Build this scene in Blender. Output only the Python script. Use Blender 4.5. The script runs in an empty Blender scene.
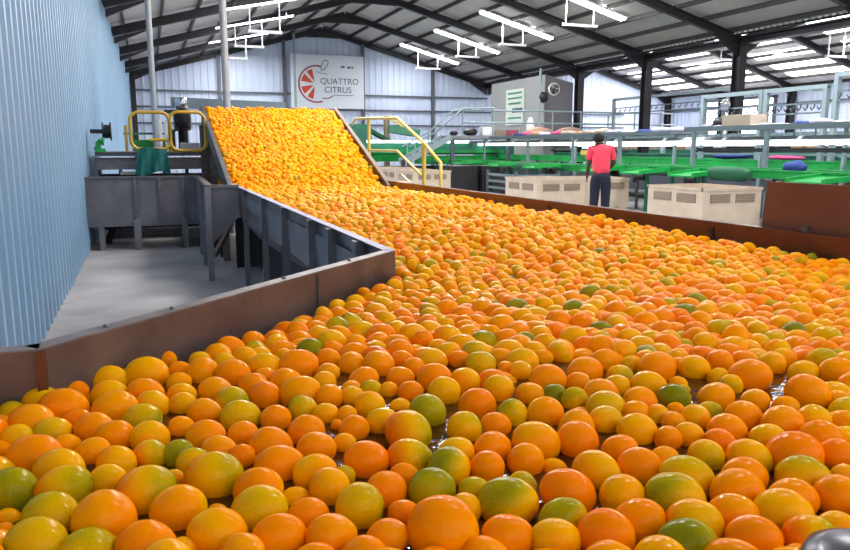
import bpy, math, random
import numpy as np
from mathutils import Vector, Matrix
random.seed(7); RNG = np.random.RandomState(11)
PI = math.pi
EYE = 1.4                      # camera height above the hall floor; heights below are given relative to the eye
scene = bpy.context.scene
COL = scene.collection

# ------------------------------------------------------------------ camera
FPX = 730.0
th = math.atan(128 / FPX); ph = math.atan(277 * math.cos(th) / FPX)
ct, st, cp, sp = math.cos(th), math.sin(th), math.cos(ph), math.sin(ph)
FW = Vector((sp * ct, cp * ct, -st)); RT = Vector((cp, -sp, 0)); UP = Vector((sp * st, cp * st, ct))
cam_d = bpy.data.cameras.new('camera'); cam = bpy.data.objects.new('camera', cam_d); COL.objects.link(cam)
cam.matrix_world = Matrix(((RT.x, UP.x, -FW.x, 0), (RT.y, UP.y, -FW.y, 0), (RT.z, UP.z, -FW.z, EYE), (0, 0, 0, 1)))
cam_d.sensor_width = 36; cam_d.lens = 36 * FPX / 850; cam_d.clip_start = .02; cam_d.clip_end = 300
scene.camera = cam
def ray(x, y): return FW + RT * ((x - 425) / FPX) + UP * ((275 - y) / FPX)
def at_z(x, y, z): r = ray(x, y); return r * (z / r.z)
def proj(p):
    p = Vector(p); d = p.dot(FW)
    return 425 + FPX * p.dot(RT) / d, 275 - FPX * p.dot(UP) / d, d

# ------------------------------------------------------------------ materials
def mat(name, col, rough=.5, metal=0., noise=0., nscale=8., col2=None, bump=0., bscale=60., spec=.5, stretch=None, emit=0., coat=0.):
    m = bpy.data.materials.new(name); m.use_nodes = True
    nt = m.node_tree; b = nt.nodes['Principled BSDF']
    b.inputs['Base Color'].default_value = (*col, 1); b.inputs['Roughness'].default_value = rough
    b.inputs['Metallic'].default_value = metal; b.inputs['Specular IOR Level'].default_value = spec
    b.inputs['Coat Weight'].default_value = coat
    tc = nt.nodes.new('ShaderNodeTexCoord'); mp = nt.nodes.new('ShaderNodeMapping')
    nt.links.new(tc.outputs['Object'], mp.inputs['Vector'])
    if stretch: mp.inputs['Scale'].default_value = stretch
    if noise or col2:
        n = nt.nodes.new('ShaderNodeTexNoise'); n.inputs['Scale'].default_value = nscale; n.inputs['Detail'].default_value = 5
        nt.links.new(mp.outputs[0], n.inputs['Vector'])
        cr = nt.nodes.new('ShaderNodeValToRGB')
        c2 = col2 if col2 else tuple(max(0, c * (1 - noise)) for c in col)
        cr.color_ramp.elements[0].position = .35; cr.color_ramp.elements[1].position = .65
        cr.color_ramp.elements[0].color = (*col, 1); cr.color_ramp.elements[1].color = (*c2, 1)
        nt.links.new(n.outputs['Fac'], cr.inputs[0]); nt.links.new(cr.outputs[0], b.inputs['Base Color'])
    if bump:
        n2 = nt.nodes.new('ShaderNodeTexNoise'); n2.inputs['Scale'].default_value = bscale
        nt.links.new(mp.outputs[0], n2.inputs['Vector'])
        bp = nt.nodes.new('ShaderNodeBump'); bp.inputs['Strength'].default_value = bump; bp.inputs['Distance'].default_value = .01
        nt.links.new(n2.outputs['Fac'], bp.inputs['Height']); nt.links.new(bp.outputs[0], b.inputs['Normal'])
    if emit:
        b.inputs['Emission Color'].default_value = (*col, 1); b.inputs['Emission Strength'].default_value = emit
    return m
M = dict(
    steel=mat('brushed_steel', (.19, .175, .18), .42, .55, nscale=5, col2=(.12, .11, .12), bump=.05, bscale=30, stretch=(1, 1, 6)),
    rim=mat('wet_steel_rim', (.20, .17, .17), .38, .6, nscale=6, col2=(.13, .105, .11), bump=.05),
    flange=mat('worn_bright_flange', (.25, .225, .235), .5, .3, nscale=12, col2=(.17, .15, .16)),
    rust=mat('rusty_brown_steel', (.15, .055, .025), .38, .45, nscale=3, col2=(.085, .032, .02), bump=.05),
    board=mat('rust_brown_board', (.19, .075, .045), .55, 0, nscale=4, col2=(.15, .06, .038)),
    tank=mat('dull_grey_tank_steel', (.215, .21, .235), .5, .25, nscale=3, col2=(.15, .145, .165)),
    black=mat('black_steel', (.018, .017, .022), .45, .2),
    girt=mat('dark_grey_girt', (.09, .1, .13), .5, .2),
    purlin=mat('dark_purlin_steel', (.05, .045, .045), .6, .1),
    wallblue=mat('pale_blue_sheeting', (.28, .44, .62), .42, .1, nscale=.8, col2=(.24, .40, .58)),
    wallgrey=mat('pale_grey_sheeting', (.58, .66, .84), .45, .1, nscale=.6, col2=(.50, .58, .76)),
    roof=mat('grey_roof_sheet', (.60, .57, .56), .7, 0, nscale=1, col2=(.52, .49, .48)),
    roof_lit=mat('lit_roof_sheet', (.8, .78, .8), .6, 0, nscale=1.5, col2=(.6, .58, .6)),  # whiter base colour carries the light on the second bay's roof
    concrete=mat('pale_concrete', (.47, .45, .45), .75, 0, nscale=1.0, col2=(.28, .265, .27), bump=.2, bscale=20),
    white=mat('white_enamel', (.8, .82, .84), .4), post=mat('light_grey_post', (.25, .33, .37), .45, .1),
    beigepost=mat('pale_pipe', (.33, .35, .38), .45, .2),
    shelf=mat('blue_grey_shelf', (.13, .185, .22), .5, .1), deck=mat('grey_deck', (.22, .22, .25), .6),
    green=mat('bright_green_paint', (.008, .40, .07), .4, nscale=2, col2=(.006, .25, .05)),
    green2=mat('teal_green_paint', (.015, .19, .11), .45, nscale=2, col2=(.01, .12, .08)),
    dgreen=mat('dark_green_cloth', (.01, .11, .05), .8), belt=mat('dark_belt', (.03, .035, .04), .7),
    yellow=mat('safety_yellow', (.62, .40, .03), .4, nscale=10, col2=(.5, .3, .03)),
    yellow2=mat('bright_yellow_paint', (.75, .55, .10), .4),
    teal=mat('teal_cloth', (.005, .14, .125), .8, nscale=9, col2=(.004, .09, .09)),
    bin=mat('cream_bin_plastic', (.60, .50, .40), .6, nscale=4, col2=(.52, .43, .34)),
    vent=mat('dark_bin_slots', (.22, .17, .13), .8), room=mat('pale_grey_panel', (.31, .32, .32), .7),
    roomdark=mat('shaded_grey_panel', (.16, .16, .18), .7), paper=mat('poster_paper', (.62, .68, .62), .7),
    signgreen=mat('sign_green', (.05, .22, .14), .7), banner=mat('white_banner', (.66, .72, .80), .6),
    red=mat('grapefruit_red', (.55, .055, .02), .6), darkred=mat('peel_red_line', (.30, .05, .10), .6), ink=mat('dark_ink', (.05, .09, .13), .6),
    brown=mat('cardboard', (.42, .25, .14), .8), pinkbox=mat('pale_pink_card', (.6, .36, .3), .8), bluec=mat('blue_sack', (.02, .05, .25), .8),
    cartonb=mat('beige_carton', (.42, .35, .28), .8), lilac=mat('pale_lilac_wrap', (.45, .45, .62), .7), magenta=mat('magenta_wrap', (.55, .05, .2), .7),
    skin=mat('brown_skin', (.055, .025, .016), .6), shirt=mat('coral_red_shirt', (.80, .055, .11), .8, nscale=8, col2=(.68, .04, .09)),
    trousers=mat('navy_trousers', (.006, .01, .032), .85), hair=mat('black_hair', (.008, .008, .01), .8),
    chrome=mat('polished_steel', (.5, .52, .56), .2, .9), darkcap=mat('dark_cap_steel', (.035, .04, .06), .25, .5), reel=mat('black_plastic', (.01, .014, .02), .5),
    tube=mat('lamp_tube', (.93, .97, 1.), .4, emit=9.), tube2=mat('lamp_tube_far', (.93, .98, 1.), .4, emit=3.2),
    glass=mat('clear_skylight', (1, .97, .98), .4, emit=5.), sky=mat('daylight_opening', (.95, .98, 1), .5, emit=3.0),
)

# peel: the ripeness of each spot comes with the fruit itself, mottling and pores are procedural
def peel_mat():
    m = bpy.data.materials.new('citrus_peel'); m.use_nodes = True; nt = m.node_tree; N = nt.nodes; L = nt.links
    b = N['Principled BSDF']
    at = N.new('ShaderNodeAttribute'); at.attribute_name = 'ripe'
    rs = N.new('ShaderNodeAttribute'); rs.attribute_name = 'rest'
    n = N.new('ShaderNodeTexNoise'); n.inputs['Scale'].default_value = 28; n.inputs['Detail'].default_value = 3
    L.new(rs.outputs['Vector'], n.inputs['Vector'])
    ma = N.new('ShaderNodeMath'); ma.operation = 'MULTIPLY_ADD'; ma.inputs[1].default_value = .34; ma.inputs[2].default_value = -.17
    L.new(n.outputs['Fac'], ma.inputs[0])
    ad = N.new('ShaderNodeMath'); ad.operation = 'ADD'; L.new(at.outputs['Fac'], ad.inputs[0]); L.new(ma.outputs[0], ad.inputs[1])
    cr = N.new('ShaderNodeValToRGB'); e = cr.color_ramp.elements
    e[0].position = 0; e[0].color = (.96, .215, .0004, 1); e[1].position = 1; e[1].color = (.20, .205, .003, 1)
    for p, c in ((.2, (.97, .31, .0004)), (.4, (.95, .43, .0004)), (.58, (.78, .42, .0008)), (.78, (.44, .34, .002))):
        q = e.new(p); q.color = (*c, 1)
    L.new(ad.outputs[0], cr.inputs[0])
    # small dark blemishes
    v = N.new('ShaderNodeTexNoise'); v.inputs['Scale'].default_value = 75; L.new(rs.outputs['Vector'], v.inputs['Vector'])
    c2 = N.new('ShaderNodeValToRGB'); c2.color_ramp.elements[0].position = .70; c2.color_ramp.elements[1].position = .78
    L.new(v.outputs['Fac'], c2.inputs[0])
    mx = N.new('ShaderNodeMix'); mx.data_type = 'RGBA'; mx.inputs[7].default_value = (.16, .08, .01, 1)
    mm = N.new('ShaderNodeMath'); mm.operation = 'MULTIPLY'; mm.inputs[1].default_value = .6; L.new(c2.outputs[0], mm.inputs[0])
    L.new(mm.outputs[0], mx.inputs[0]); L.new(cr.outputs[0], mx.inputs[6]); L.new(mx.outputs[2], b.inputs['Base Color'])
    b.inputs['Roughness'].default_value = .12; b.inputs['Specular IOR Level'].default_value = .0
    b.inputs['Subsurface Weight'].default_value = 0.0
    b.inputs['Coat Weight'].default_value = 1.; b.inputs['Coat Roughness'].default_value = .07; b.inputs['Coat IOR'].default_value = 1.17
    w = N.new('ShaderNodeTexNoise'); w.inputs['Scale'].default_value = 420; L.new(rs.outputs['Vector'], w.inputs['Vector'])
    bp = N.new('ShaderNodeBump'); bp.inputs['Strength'].default_value = .12; bp.inputs['Distance'].default_value = .002
    L.new(w.outputs['Fac'], bp.inputs['Height']); L.new(bp.outputs[0], b.inputs['Normal'])
    return m
PEEL = peel_mat()

def water_mat():
    m = bpy.data.materials.new('murky_wash_water'); m.use_nodes = True; nt = m.node_tree; N = nt.nodes; L = nt.links
    N.remove(N['Principled BSDF']); out = N['Material Output']
    tr = N.new('ShaderNodeBsdfTransparent'); tr.inputs[0].default_value = (.50, .27, .12, 1)
    gl = N.new('ShaderNodeBsdfGlossy'); gl.inputs['Roughness'].default_value = .05; gl.inputs[0].default_value = (1, 1, 1, 1)
    df = N.new('ShaderNodeBsdfDiffuse'); df.inputs[0].default_value = (.20, .075, .02, 1)
    fr = N.new('ShaderNodeFresnel'); fr.inputs[0].default_value = 1.36
    tc = N.new('ShaderNodeTexCoord'); n = N.new('ShaderNodeTexNoise'); n.inputs['Scale'].default_value = 22; n.inputs['Detail'].default_value = 2
    L.new(tc.outputs['Object'], n.inputs['Vector'])
    bp = N.new('ShaderNodeBump'); bp.inputs['Strength'].default_value = .55; bp.inputs['Distance'].default_value = .012
    L.new(n.outputs['Fac'], bp.inputs['Height']); L.new(bp.outputs[0], gl.inputs['Normal']); L.new(bp.outputs[0], fr.inputs['Normal'])
    a = N.new('ShaderNodeMixShader'); a.inputs[0].default_value = .3; L.new(tr.outputs[0], a.inputs[1]); L.new(df.outputs[0], a.inputs[2])
    b = N.new('ShaderNodeMixShader'); L.new(fr.outputs[0], b.inputs[0]); L.new(a.outputs[0], b.inputs[1]); L.new(gl.outputs[0], b.inputs[2])
    L.new(b.outputs[0], out.inputs['Surface']); return m
WATER = water_mat()

# ------------------------------------------------------------------ mesh building
ORG = {}                                  # where each thing stands, in building coordinates
class MB:
    def __init__(s): s.v = []; s.f = []; s.sm = []
    def add(s, vs, fs, smooth=False):
        k = len(s.v); s.v += [tuple(v) for v in vs]; s.f += [tuple(i + k for i in f) for f in fs]; s.sm += [smooth] * len(fs); return s
    def box(s, a, b, bev=0.0):
        x0, y0, z0 = (min(a[i], b[i]) for i in range(3)); x1, y1, z1 = (max(a[i], b[i]) for i in range(3))
        return s.slab([(x0, y0), (x1, y0), (x1, y1), (x0, y1)], z0, z1, bev)
    def slab(s, poly, z0, z1, bev=0.0):
        n = len(poly)
        cx = sum(p[0] for p in poly) / n; cy = sum(p[1] for p in poly) / n
        def ring(z, k): return [(cx + (x - cx) * k, cy + (y - cy) * k, z) for x, y in poly]
        if bev:
            r = max(max(abs(p[0] - cx), abs(p[1] - cy)) for p in poly); k = 1 - bev / r
            rs = [ring(z0, k), ring(z0 + bev, 1), ring(z1 - bev, 1), ring(z1, k)]
        else: rs = [ring(z0, 1), ring(z1, 1)]
        vs = [v for r_ in rs for v in r_]; fs = [tuple(range(n))[::-1], tuple(range((len(rs) - 1) * n, len(rs) * n))]
        for j in range(len(rs) - 1):
            for i in range(n): a = j * n + i; b = j * n + (i + 1) % n; fs.append((a, b, b + n, a + n))
        return s.add(vs, fs)
    def bar(s, a, b, w, h, up=(0, 0, 1)):              # rectangular bar from a to b
        a = Vector(a); b = Vector(b); d = (b - a).normalized(); u = Vector(up)
        if abs(d.dot(u)) > .98: u = Vector((0, 1, 0))
        r = d.cross(u).normalized(); u = r.cross(d).normalized()
        vs = [p + r * (i * w / 2) + u * (j * h / 2) for p in (a, b) for i, j in ((-1, -1), (1, -1), (1, 1), (-1, 1))]
        return s.add(vs, [(3, 2, 1, 0), (4, 5, 6, 7), (0, 1, 5, 4), (1, 2, 6, 5), (2, 3, 7, 6), (3, 0, 4, 7)])
    def ibeam(s, a, b, w, h, t=.03):
        a = Vector(a); b = Vector(b); d = (b - a).normalized(); u = Vector((0, 0, 1)); 
        if abs(d.z) > .9: u = Vector((0, 1, 0))
        r = d.cross(u).normalized(); u = r.cross(d).normalized()
        for k in (-1, 1): s.bar(a + u * (k * (h - t) / 2), b + u * (k * (h - t) / 2), w, t, u)
        return s.bar(a, b, t, h - 2 * t, u)
    def tube(s, pts, r, n=10, closed=False, cap=True):
        pts = [Vector(p) for p in pts]; m = len(pts); rs = r if isinstance(r, (list, tuple)) else [r] * m; vs = []; ref = None
        for i, p in enumerate(pts):
            if closed: d = pts[(i + 1) % m] - pts[i - 1]
            else: d = pts[min(i + 1, m - 1)] - pts[max(i - 1, 0)]
            d.normalize()
            if ref is None:
                ref = Vector((0, 0, 1)) if abs(d.z) < .9 else Vector((1, 0, 0))
            x = (ref - d * ref.dot(d)).normalized(); ref = x; y = d.cross(x)
            vs += [p + (x * math.cos(2 * PI * k / n) + y * math.sin(2 * PI * k / n)) * rs[i] for k in range(n)]
        fs = []
        for i in range(m if closed else m - 1):
            for k in range(n):
                a = i * n + k; b = i * n + (k + 1) % n; c = ((i + 1) % m) * n
                fs.append((a, b, c + (k + 1) % n, c + k))
        s.add(vs, fs, True)
        if cap and not closed: s.add(vs[:n], [tuple(range(n))[::-1]]); s.add(vs[-n:], [tuple(range(n))])
        return s
    def lathe(s, c, prof, axis='z', n=20, smooth=True):
        vs = []
        for r, h in prof:
            for k in range(n):
                a = 2 * PI * k / n; p = (r * math.cos(a), r * math.sin(a), h)
                if axis == 'x': p = (h, p[0], p[1])
                if axis == 'y': p = (p[1], h, p[0])
                vs.append((c[0] + p[0], c[1] + p[1], c[2] + p[2]))
        m = len(prof); fs = [(i * n + k, i * n + (k + 1) % n, (i + 1) * n + (k + 1) % n, (i + 1) * n + k) for i in range(m - 1) for k in range(n)]
        s.add(vs, fs, smooth); s.add(vs[:n], [tuple(range(n))[::-1]]); return s.add(vs[-n:], [tuple(range(n))])
    def blob(s, c, r, n=12, m=8, wob=0., seed=0):
        rr = random.Random(seed); ks = [(rr.uniform(-3, 3), rr.uniform(-3, 3), rr.uniform(0, 6)) for _ in range(4)]
        vs = [];
        for i in range(m + 1):
            for k in range(n):
                a = 2 * PI * k / n; t = PI * i / m; d = Vector((math.sin(t) * math.cos(a), math.sin(t) * math.sin(a), math.cos(t)))
                q = 1 + wob * sum(math.sin(x * d.x * 2 + y * d.y * 2 + z + d.z) for x, y, z in ks) / 2
                vs.append((c[0] + d.x * r[0] * q, c[1] + d.y * r[1] * q, c[2] + d.z * r[2] * q))
        return s.add(vs, [(i * n + k, i * n + (k + 1) % n, (i + 1) * n + (k + 1) % n, (i + 1) * n + k)[::-1] for i in range(m) for k in range(n)], True)
    def prism(s, prof, fn, close=True):                # profile points mapped by fn(p, end)
        n = len(prof); vs = [fn(p, 0) for p in prof] + [fn(p, 1) for p in prof]
        fs = [(i, (i + 1) % n, (i + 1) % n + n, i + n) for i in range(n)]
        if close: fs += [tuple(range(n))[::-1], tuple(range(n, 2 * n))]
        return s.add(vs, fs)
    def build(s, name, m, parent=None):
        me = bpy.data.meshes.new(name)
        if parent is not None: o0 = ORG[parent.name]
        else:
            xs = [v[0] for v in s.v]; ys = [v[1] for v in s.v]; zs = [v[2] for v in s.v]
            o0 = ((min(xs) + max(xs)) / 2, (min(ys) + max(ys)) / 2, min(zs))
        me.from_pydata([(v[0] - o0[0], v[1] - o0[1], v[2] - o0[2]) for v in s.v], [], s.f)
        me.polygons.foreach_set('use_smooth', s.sm); me.materials.append(m); me.update()
        o = bpy.data.objects.new(name, me); COL.objects.link(o); ORG[o.name] = o0
        if parent is not None: o.parent = parent
        else: o.location = (o0[0], o0[1], o0[2] + EYE)
        return o
def box(a, b, bev=0.): return MB().box(a, b, bev)
def tag(o, label, cat, group=None):
    o['label'] = label; o['category'] = cat
    if group: o['group'] = group
    return o
def struct(o): o['kind'] = 'structure'; return o
def thing(name, loc, label, cat, group=None):
    o = bpy.data.objects.new(name, None); COL.objects.link(o); o.empty_display_size = .1
    o.location = (loc[0], loc[1], loc[2] + EYE); ORG[o.name] = tuple(loc); return tag(o, label, cat, group)
def dup(root, dloc, label, rotz=None):
    r = root.copy(); COL.objects.link(r); r.location = root.location + Vector(dloc); r['label'] = label
    o = ORG[root.name]; ORG[r.name] = (o[0] + dloc[0], o[1] + dloc[1], o[2] + dloc[2])
    if rotz is not None: r.rotation_euler.z = rotz
    for ch in root.children:
        c = ch.copy(); COL.objects.link(c); c.parent = r; ORG[c.name] = ORG[r.name]
        for g in ch.children:
            d = g.copy(); COL.objects.link(d); d.parent = c
    return r
def sheet(a, b, z0, z1, pitch=.2, depth=.035, flip=1, thick=.004):    # ribbed steel sheet standing from a to b
    a = Vector((a[0], a[1], 0)); b = Vector((b[0], b[1], 0)); L = (b - a).length; d = (b - a) / L; n = Vector((-d.y, d.x, 0)) * flip
    pts = []; k = 0; x = 0
    while x < L:
        for f, h in ((0, 0), (.55, 0), (.65, 1), (.9, 1)): pts.append((min(L, x + f * pitch), h * depth))
        x += pitch
    pts.append((L, 0)); mb = MB(); ztop = z1 if callable(z1) else (lambda p: z1)
    vs = []
    for t, h in pts:
        p = a + d * t + n * h; vs += [(p.x, p.y, z0), (p.x, p.y, ztop(p))]
    for t, h in reversed(pts):
        p = a + d * t + n * (h - .02); vs += [(p.x, p.y, z0), (p.x, p.y, ztop(p))]
    m = len(vs) // 2
    return mb.add(vs, [(2 * i, 2 * i + 2, 2 * i + 3, 2 * i + 1) for i in range(m - 1)] + [(2 * m - 2, 0, 1, 2 * m - 1)])
# ------------------------------------------------------------------ hall
YB = 33.6; YF = -2.0; FR = [4.45, 8.6, 12.75, 16.9, 21.05, 25.2, 29.4, 33.45]
XE, ZE, XA, ZA, XV, ZV = -.70, 2.75, 7.6, 5.0, 15.8, 2.8; XA2, ZA2, XR, ZR = 20.5, 4.25, 26.8, 2.35
UPR = .36                                             # roof sheet lies this far above the rafters' undersides
def roof_z(x):
    if x < XA: return ZE + (ZA - ZE) * (x - XE) / (XA - XE)
    if x < XV: return ZA + (ZV - ZA) * (x - XA) / (XV - XA)
    if x < XA2: return ZV + (ZA2 - ZV) * (x - XV) / (XA2 - XV)
    return ZA2 + (ZR - ZA2) * (x - XA2) / (XR - XA2)
FL = -EYE
struct(box((-2, YF, FL - .2), (28, YB + .3, FL)).build('floor', M['concrete']))
wl = lambda y: -.80 if y < 5 else -.80 - .06 * (y - 5) / 6 if y < 11 else -.86 + .27 * (y - 11) / 22.6             # the left wall stands a touch off parallel
struct(sheet((wl(YF), YF), (wl(11), 11), FL, ZE + UPR, .25, .04, -1).build('wall_left', M['wallblue']))
struct(sheet((wl(11), 11), (wl(YB), YB), FL, ZE + UPR, .25, .04, -1).build('wall_left', M['wallblue']))
bw = sheet((wl(YB), YB), (XR, YB), FL, lambda p: roof_z(p.x) + UPR, .3, .022, -1).build('wall_back', M['wallgrey']); struct(bw)
struct(sheet((XR, YB), (XR, YF), FL, ZR + UPR, .3, .04, -1).build('wall_right', M['wallgrey']))
cz = MB()
for x0, x1 in ((XE - .15, XA), (XA, XV)):
    cz.add([(x0, YF, roof_z(x0) + UPR), (x1, YF, roof_z(x1) + UPR), (x1, YB, roof_z(x1) + UPR), (x0, YB, roof_z(x0) + UPR),
            (x0, YF, roof_z(x0) + UPR + .05), (x1, YF, roof_z(x1) + UPR + .05), (x1, YB, roof_z(x1) + UPR + .05), (x0, YB, roof_z(x0) + UPR + .05)],
           [(3, 2, 1, 0), (4, 5, 6, 7), (0, 1, 5, 4), (1, 2, 6, 5), (2, 3, 7, 6), (3, 0, 4, 7)])
struct(cz.build('ceiling', M['roof']))
cz = MB()
for x0, x1 in ((XV, XA2), (XA2, XR + .1)):
    za, zb = roof_z(x0 + 1e-4) + UPR, roof_z(x1) + UPR
    cz.add([(x0, YF, za), (x1, YF, zb), (x1, YB, zb), (x0, YB, za), (x0, YF, za + .05), (x1, YF, zb + .05), (x1, YB, zb + .05), (x0, YB, za + .05)],
           [(3, 2, 1, 0), (4, 5, 6, 7), (0, 1, 5, 4), (1, 2, 6, 5), (2, 3, 7, 6), (3, 0, 4, 7)])
struct(cz.build('ceiling', M['roof_lit']))
# portal frames: rafter pairs with haunches, purlins running down the hall
def frame(y, left=True):
    mb = MB()
    for xa, za, xb, zb in ((XE, ZE, XA, ZA), (XA, ZA, XV, ZV), (XV, ZV, XA2, ZA2), (XA2, ZA2, XR, ZR)):
        mb.ibeam((xa, y, za + .15), (xb, y, zb + .15), .15, .22, .03)
    for xa, sgn in ((XE, 1), (XV, -1), (XV, 1), (XR, -1)):         # haunch plates
        z = roof_z(xa); x1 = xa + sgn * 1.0; x1m = xa + sgn * .05
        mb.prism([(x1m, z + .02), (x1, roof_z(x1) + .02), (x1m, z - (.14 if xa == XE else .3))], lambda p, e: (p[0], y - .05 + .1 * e, p[1]))
    for xa in (XA, XA2):                                            # apex plates
        z = roof_z(xa); mb.prism([(xa - .8, roof_z(xa - .8) + .02), (xa, z + .05), (xa + .8, roof_z(xa + .8) + .02), (xa, z - .18)], lambda p, e: (p[0], y - .05 + .1 * e, p[1]))
    return mb
for i, y in enumerate(FR):
    struct(frame(y).build('trim_%d' % (i + 1), M['black']))
pm = MB(); x = XE + .3
while x < XR:
    if abs(x - XA) > .25 and abs(x - XV) > .2: z = roof_z(x) + .30; pm.bar((x, YF, z), (x, YB, z), .06, .12)
    x += .93 if x < XV else .8
struct(pm.build('trim_20', M['purlin']))
# columns
def column(name, x, y, ztop, w, label, group):
    t = thing(name, (x, y, FL), label, 'column', group)
    MB().ibeam((x, y, FL + .03), (x, y, ztop), w, w * 1.15, .03).build('shaft', M['black'], t); sh = t.children[0]
    box((x - w * .8, y - w * .8, FL), (x + w * .8, y + w * .8, FL + .03)).build('base_plate', M['black'], t)
    g = MB()
    if w > .25:
        for s in (-1, 1): g.prism([(x + s * w / 2, ztop - .5), (x + s * .55, ztop - .08), (x + s * w / 2, ztop - .08)], lambda p, e: (p[0], y - .04 + .08 * e, p[1]))
        for s in (-1, 1): g.prism([(y + s * w / 2, ztop - .45), (y + s * .6, ztop - .06), (y + s * w / 2, ztop - .06)], lambda p, e: (x - .04 + .08 * e, p[0], p[1]))
        g.build('gusset', M['black'], sh)
    return t
for y, l in ((12.75, 'black steel column of the valley row outside the frame to the right'), (16.9, 'black steel valley column nearest the camera, widest of the row'), (21.05, 'black steel valley column second in the row, left of the widest one'),
             (25.2, 'black steel valley column behind the worker in red'), (29.4, 'black steel valley column beside the grey control room')):
    column('steel_column', XV, y, ZV + .1, .25, l, 'valley columns')
column('steel_column', wl(33) + .16, 33.3, ZE + .12, .2, 'slim black steel column in the far left corner of the hall', 'corner columns')
for i, y in enumerate(FR[4:]):
    column('steel_column', XR - .2, y, ZR + .12, .24, ('black steel column on the right wall, near the bright opening', 'black steel column on the right wall, in the middle', 'black steel column on the right wall, far part', 'black steel column in the far right corner')[i], 'right wall columns')
for x, l in ((3.05, 'slim dark post on the back wall left of the banner'), (5.85, 'slim dark post on the back wall at the left edge of the banner'), (9.45, 'slim dark post on the back wall at the right edge of the banner'),
             (12.9, 'slim dark post on the back wall right of the banner'), (19.2, 'slim dark post on the back wall of the second bay')):
    tag(MB().ibeam((x, YB - .16, FL), (x, YB - .16, roof_z(x) + .1), .14, .14, .02).build('wall_post', M['girt']), l, 'post', 'back wall posts')
# girts on the walls
gm = MB()
for z in (1.0, 1.68, 2.35):
    gm.bar((wl(YB), YB - .1, z), (XV + 8, YB - .1, z) if z < 2.3 else (XV, YB - .1, z), .08, .07)
struct(gm.build('trim_21', M['girt']))
gm = MB()
for z in (.9, 1.9): gm.bar((XR - .1, YF, z), (XR - .1, YB, z), .1, .09)
struct(gm.build('trim_22', M['girt']))
# valley gutter with white blocks painted in for daylight gaps under the sheets
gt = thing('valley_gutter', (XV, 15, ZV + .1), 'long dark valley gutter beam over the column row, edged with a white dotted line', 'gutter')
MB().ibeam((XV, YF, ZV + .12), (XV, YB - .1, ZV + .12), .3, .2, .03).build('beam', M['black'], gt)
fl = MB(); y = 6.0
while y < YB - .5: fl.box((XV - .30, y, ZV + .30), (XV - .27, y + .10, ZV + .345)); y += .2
o = fl.build('daylight_dot', M['white'], gt); o['label'] = 'row of small white blocks painted as daylight through the sheet ends'; o['kind'] = 'stuff'
# skylights in the right slope of the second bay, and the open door in the right wall
for i, (y0, y1) in enumerate(((13.3, 15.6), (17.6, 20.2), (21.7, 24.6), (25.9, 28.7), (30.1, 32.8))):
    t = thing('skylight', (23.5, (y0 + y1) / 2, 3), 'bright roof skylight in the second bay, %s' % ('outside the frame at right', 'nearest, at the right edge', 'second from the right', 'third from the right', 'farthest, above the back corner')[i], 'skylight', 'second bay skylights')
    for k, (xa, xb) in enumerate(((21.2, 21.75), (22.3, 22.85), (23.4, 23.95), (24.5, 25.05), (25.5, 25.9))):
        za, zb = roof_z(xa) + UPR - .02, roof_z(xb) + UPR - .02
        MB().add([(xa, y0, za), (xb, y0, zb), (xb, y1, zb), (xa, y1, za), (xa, y0, za + .015), (xb, y0, zb + .015), (xb, y1, zb + .015), (xa, y1, za + .015)],
                 [(3, 2, 1, 0), (4, 5, 6, 7), (0, 1, 5, 4), (1, 2, 6, 5), (2, 3, 7, 6), (3, 0, 4, 7)]).build('pane', M['glass'], t)
wn = box((XR - .09, 26.2, FL), (XR - .05, 30.6, 2.2)).build('door_1', M['sky']); struct(wn)
fm = MB()
for y in (26.2, 30.6): fm.box((XR - .16, y - .06, FL), (XR - .04, y + .06, 2.3))
fm.box((XR - .16, 26.1, 2.2), (XR - .04, 30.7, 2.32)).build('frame', M['girt'], wn)

# ------------------------------------------------------------------ lamps of the hall
def roof_lamp(y, right, label):
    if right: xa, xb = 10.6, 13.35
    else: xa, xb = 1.9, 4.6
    za, zb = roof_z(xa) + UPR - .10, roof_z(xb) + UPR - .10
    t = thing('strip_light', ((xa + xb) / 2, y, (za + zb) / 2), label, 'light', 'roof strip lights')
    hs = MB().bar((xa, y, za + .02), (xb, y, zb + .02), .34, .05).build('housing', M['white'], t)
    for k in range(3):
        u, v = k / 3 + .01, (k + 1) / 3 - .01
        MB().bar((xa + (xb - xa) * u, y, za - .03 + (zb - za) * u), (xa + (xb - xa) * v, y, za - .03 + (zb - za) * v), .24, .06).build('tube', M['tube'], hs)
    return t
def hung_lamp(y, xa, xb, z, ztop, label):
    t = thing('hanging_batten', ((xa + xb) / 2, y, z), label, 'light', 'hanging battens under the roof')
    bt = MB().bar((xa, y, z), (xb, y, z), .09, .07).build('batten', M['white'], t)
    if xa > 5:
        for x in (xa + .1, xb - .12): MB().tube([(x, y, z), (x, y, roof_z(x) + UPR - .04)], .022, 6).build('hanger_rod', M['white'], bt)
    else:
        for x in (xa + .05, xb - .05): MB().tube([(x, y, z), (x, y, z + .58 + .21 * (x - xa))], .017, 6).build('hanger_rod', M['white'], bt)
        MB().bar((xa - .5, y, z + .58 - .105), (xb + .9, y, z + .58 + .21 * (xb + .9 - xa)), .06, .045).build('upper_tube', M['tube2'], t)
        for x in (xa - .3, xb + .7): MB().tube([(x, y, z + .58 + .21 * (x - xa)), (x, y, roof_z(x) + UPR - .04)], .006, 4).build('wire', M['girt'], t)
    return t
mids = [(FR[i] + FR[i + 1]) / 2 for i in range(len(FR) - 1)]; mids = [2.3] + mids
nm = ('over the camera', 'over the front of the trough', 'over the middle of the trough', 'over the far trough', 'nearest the camera in view', 'second nearest', 'third nearest', 'farthest, by the back wall')
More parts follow.
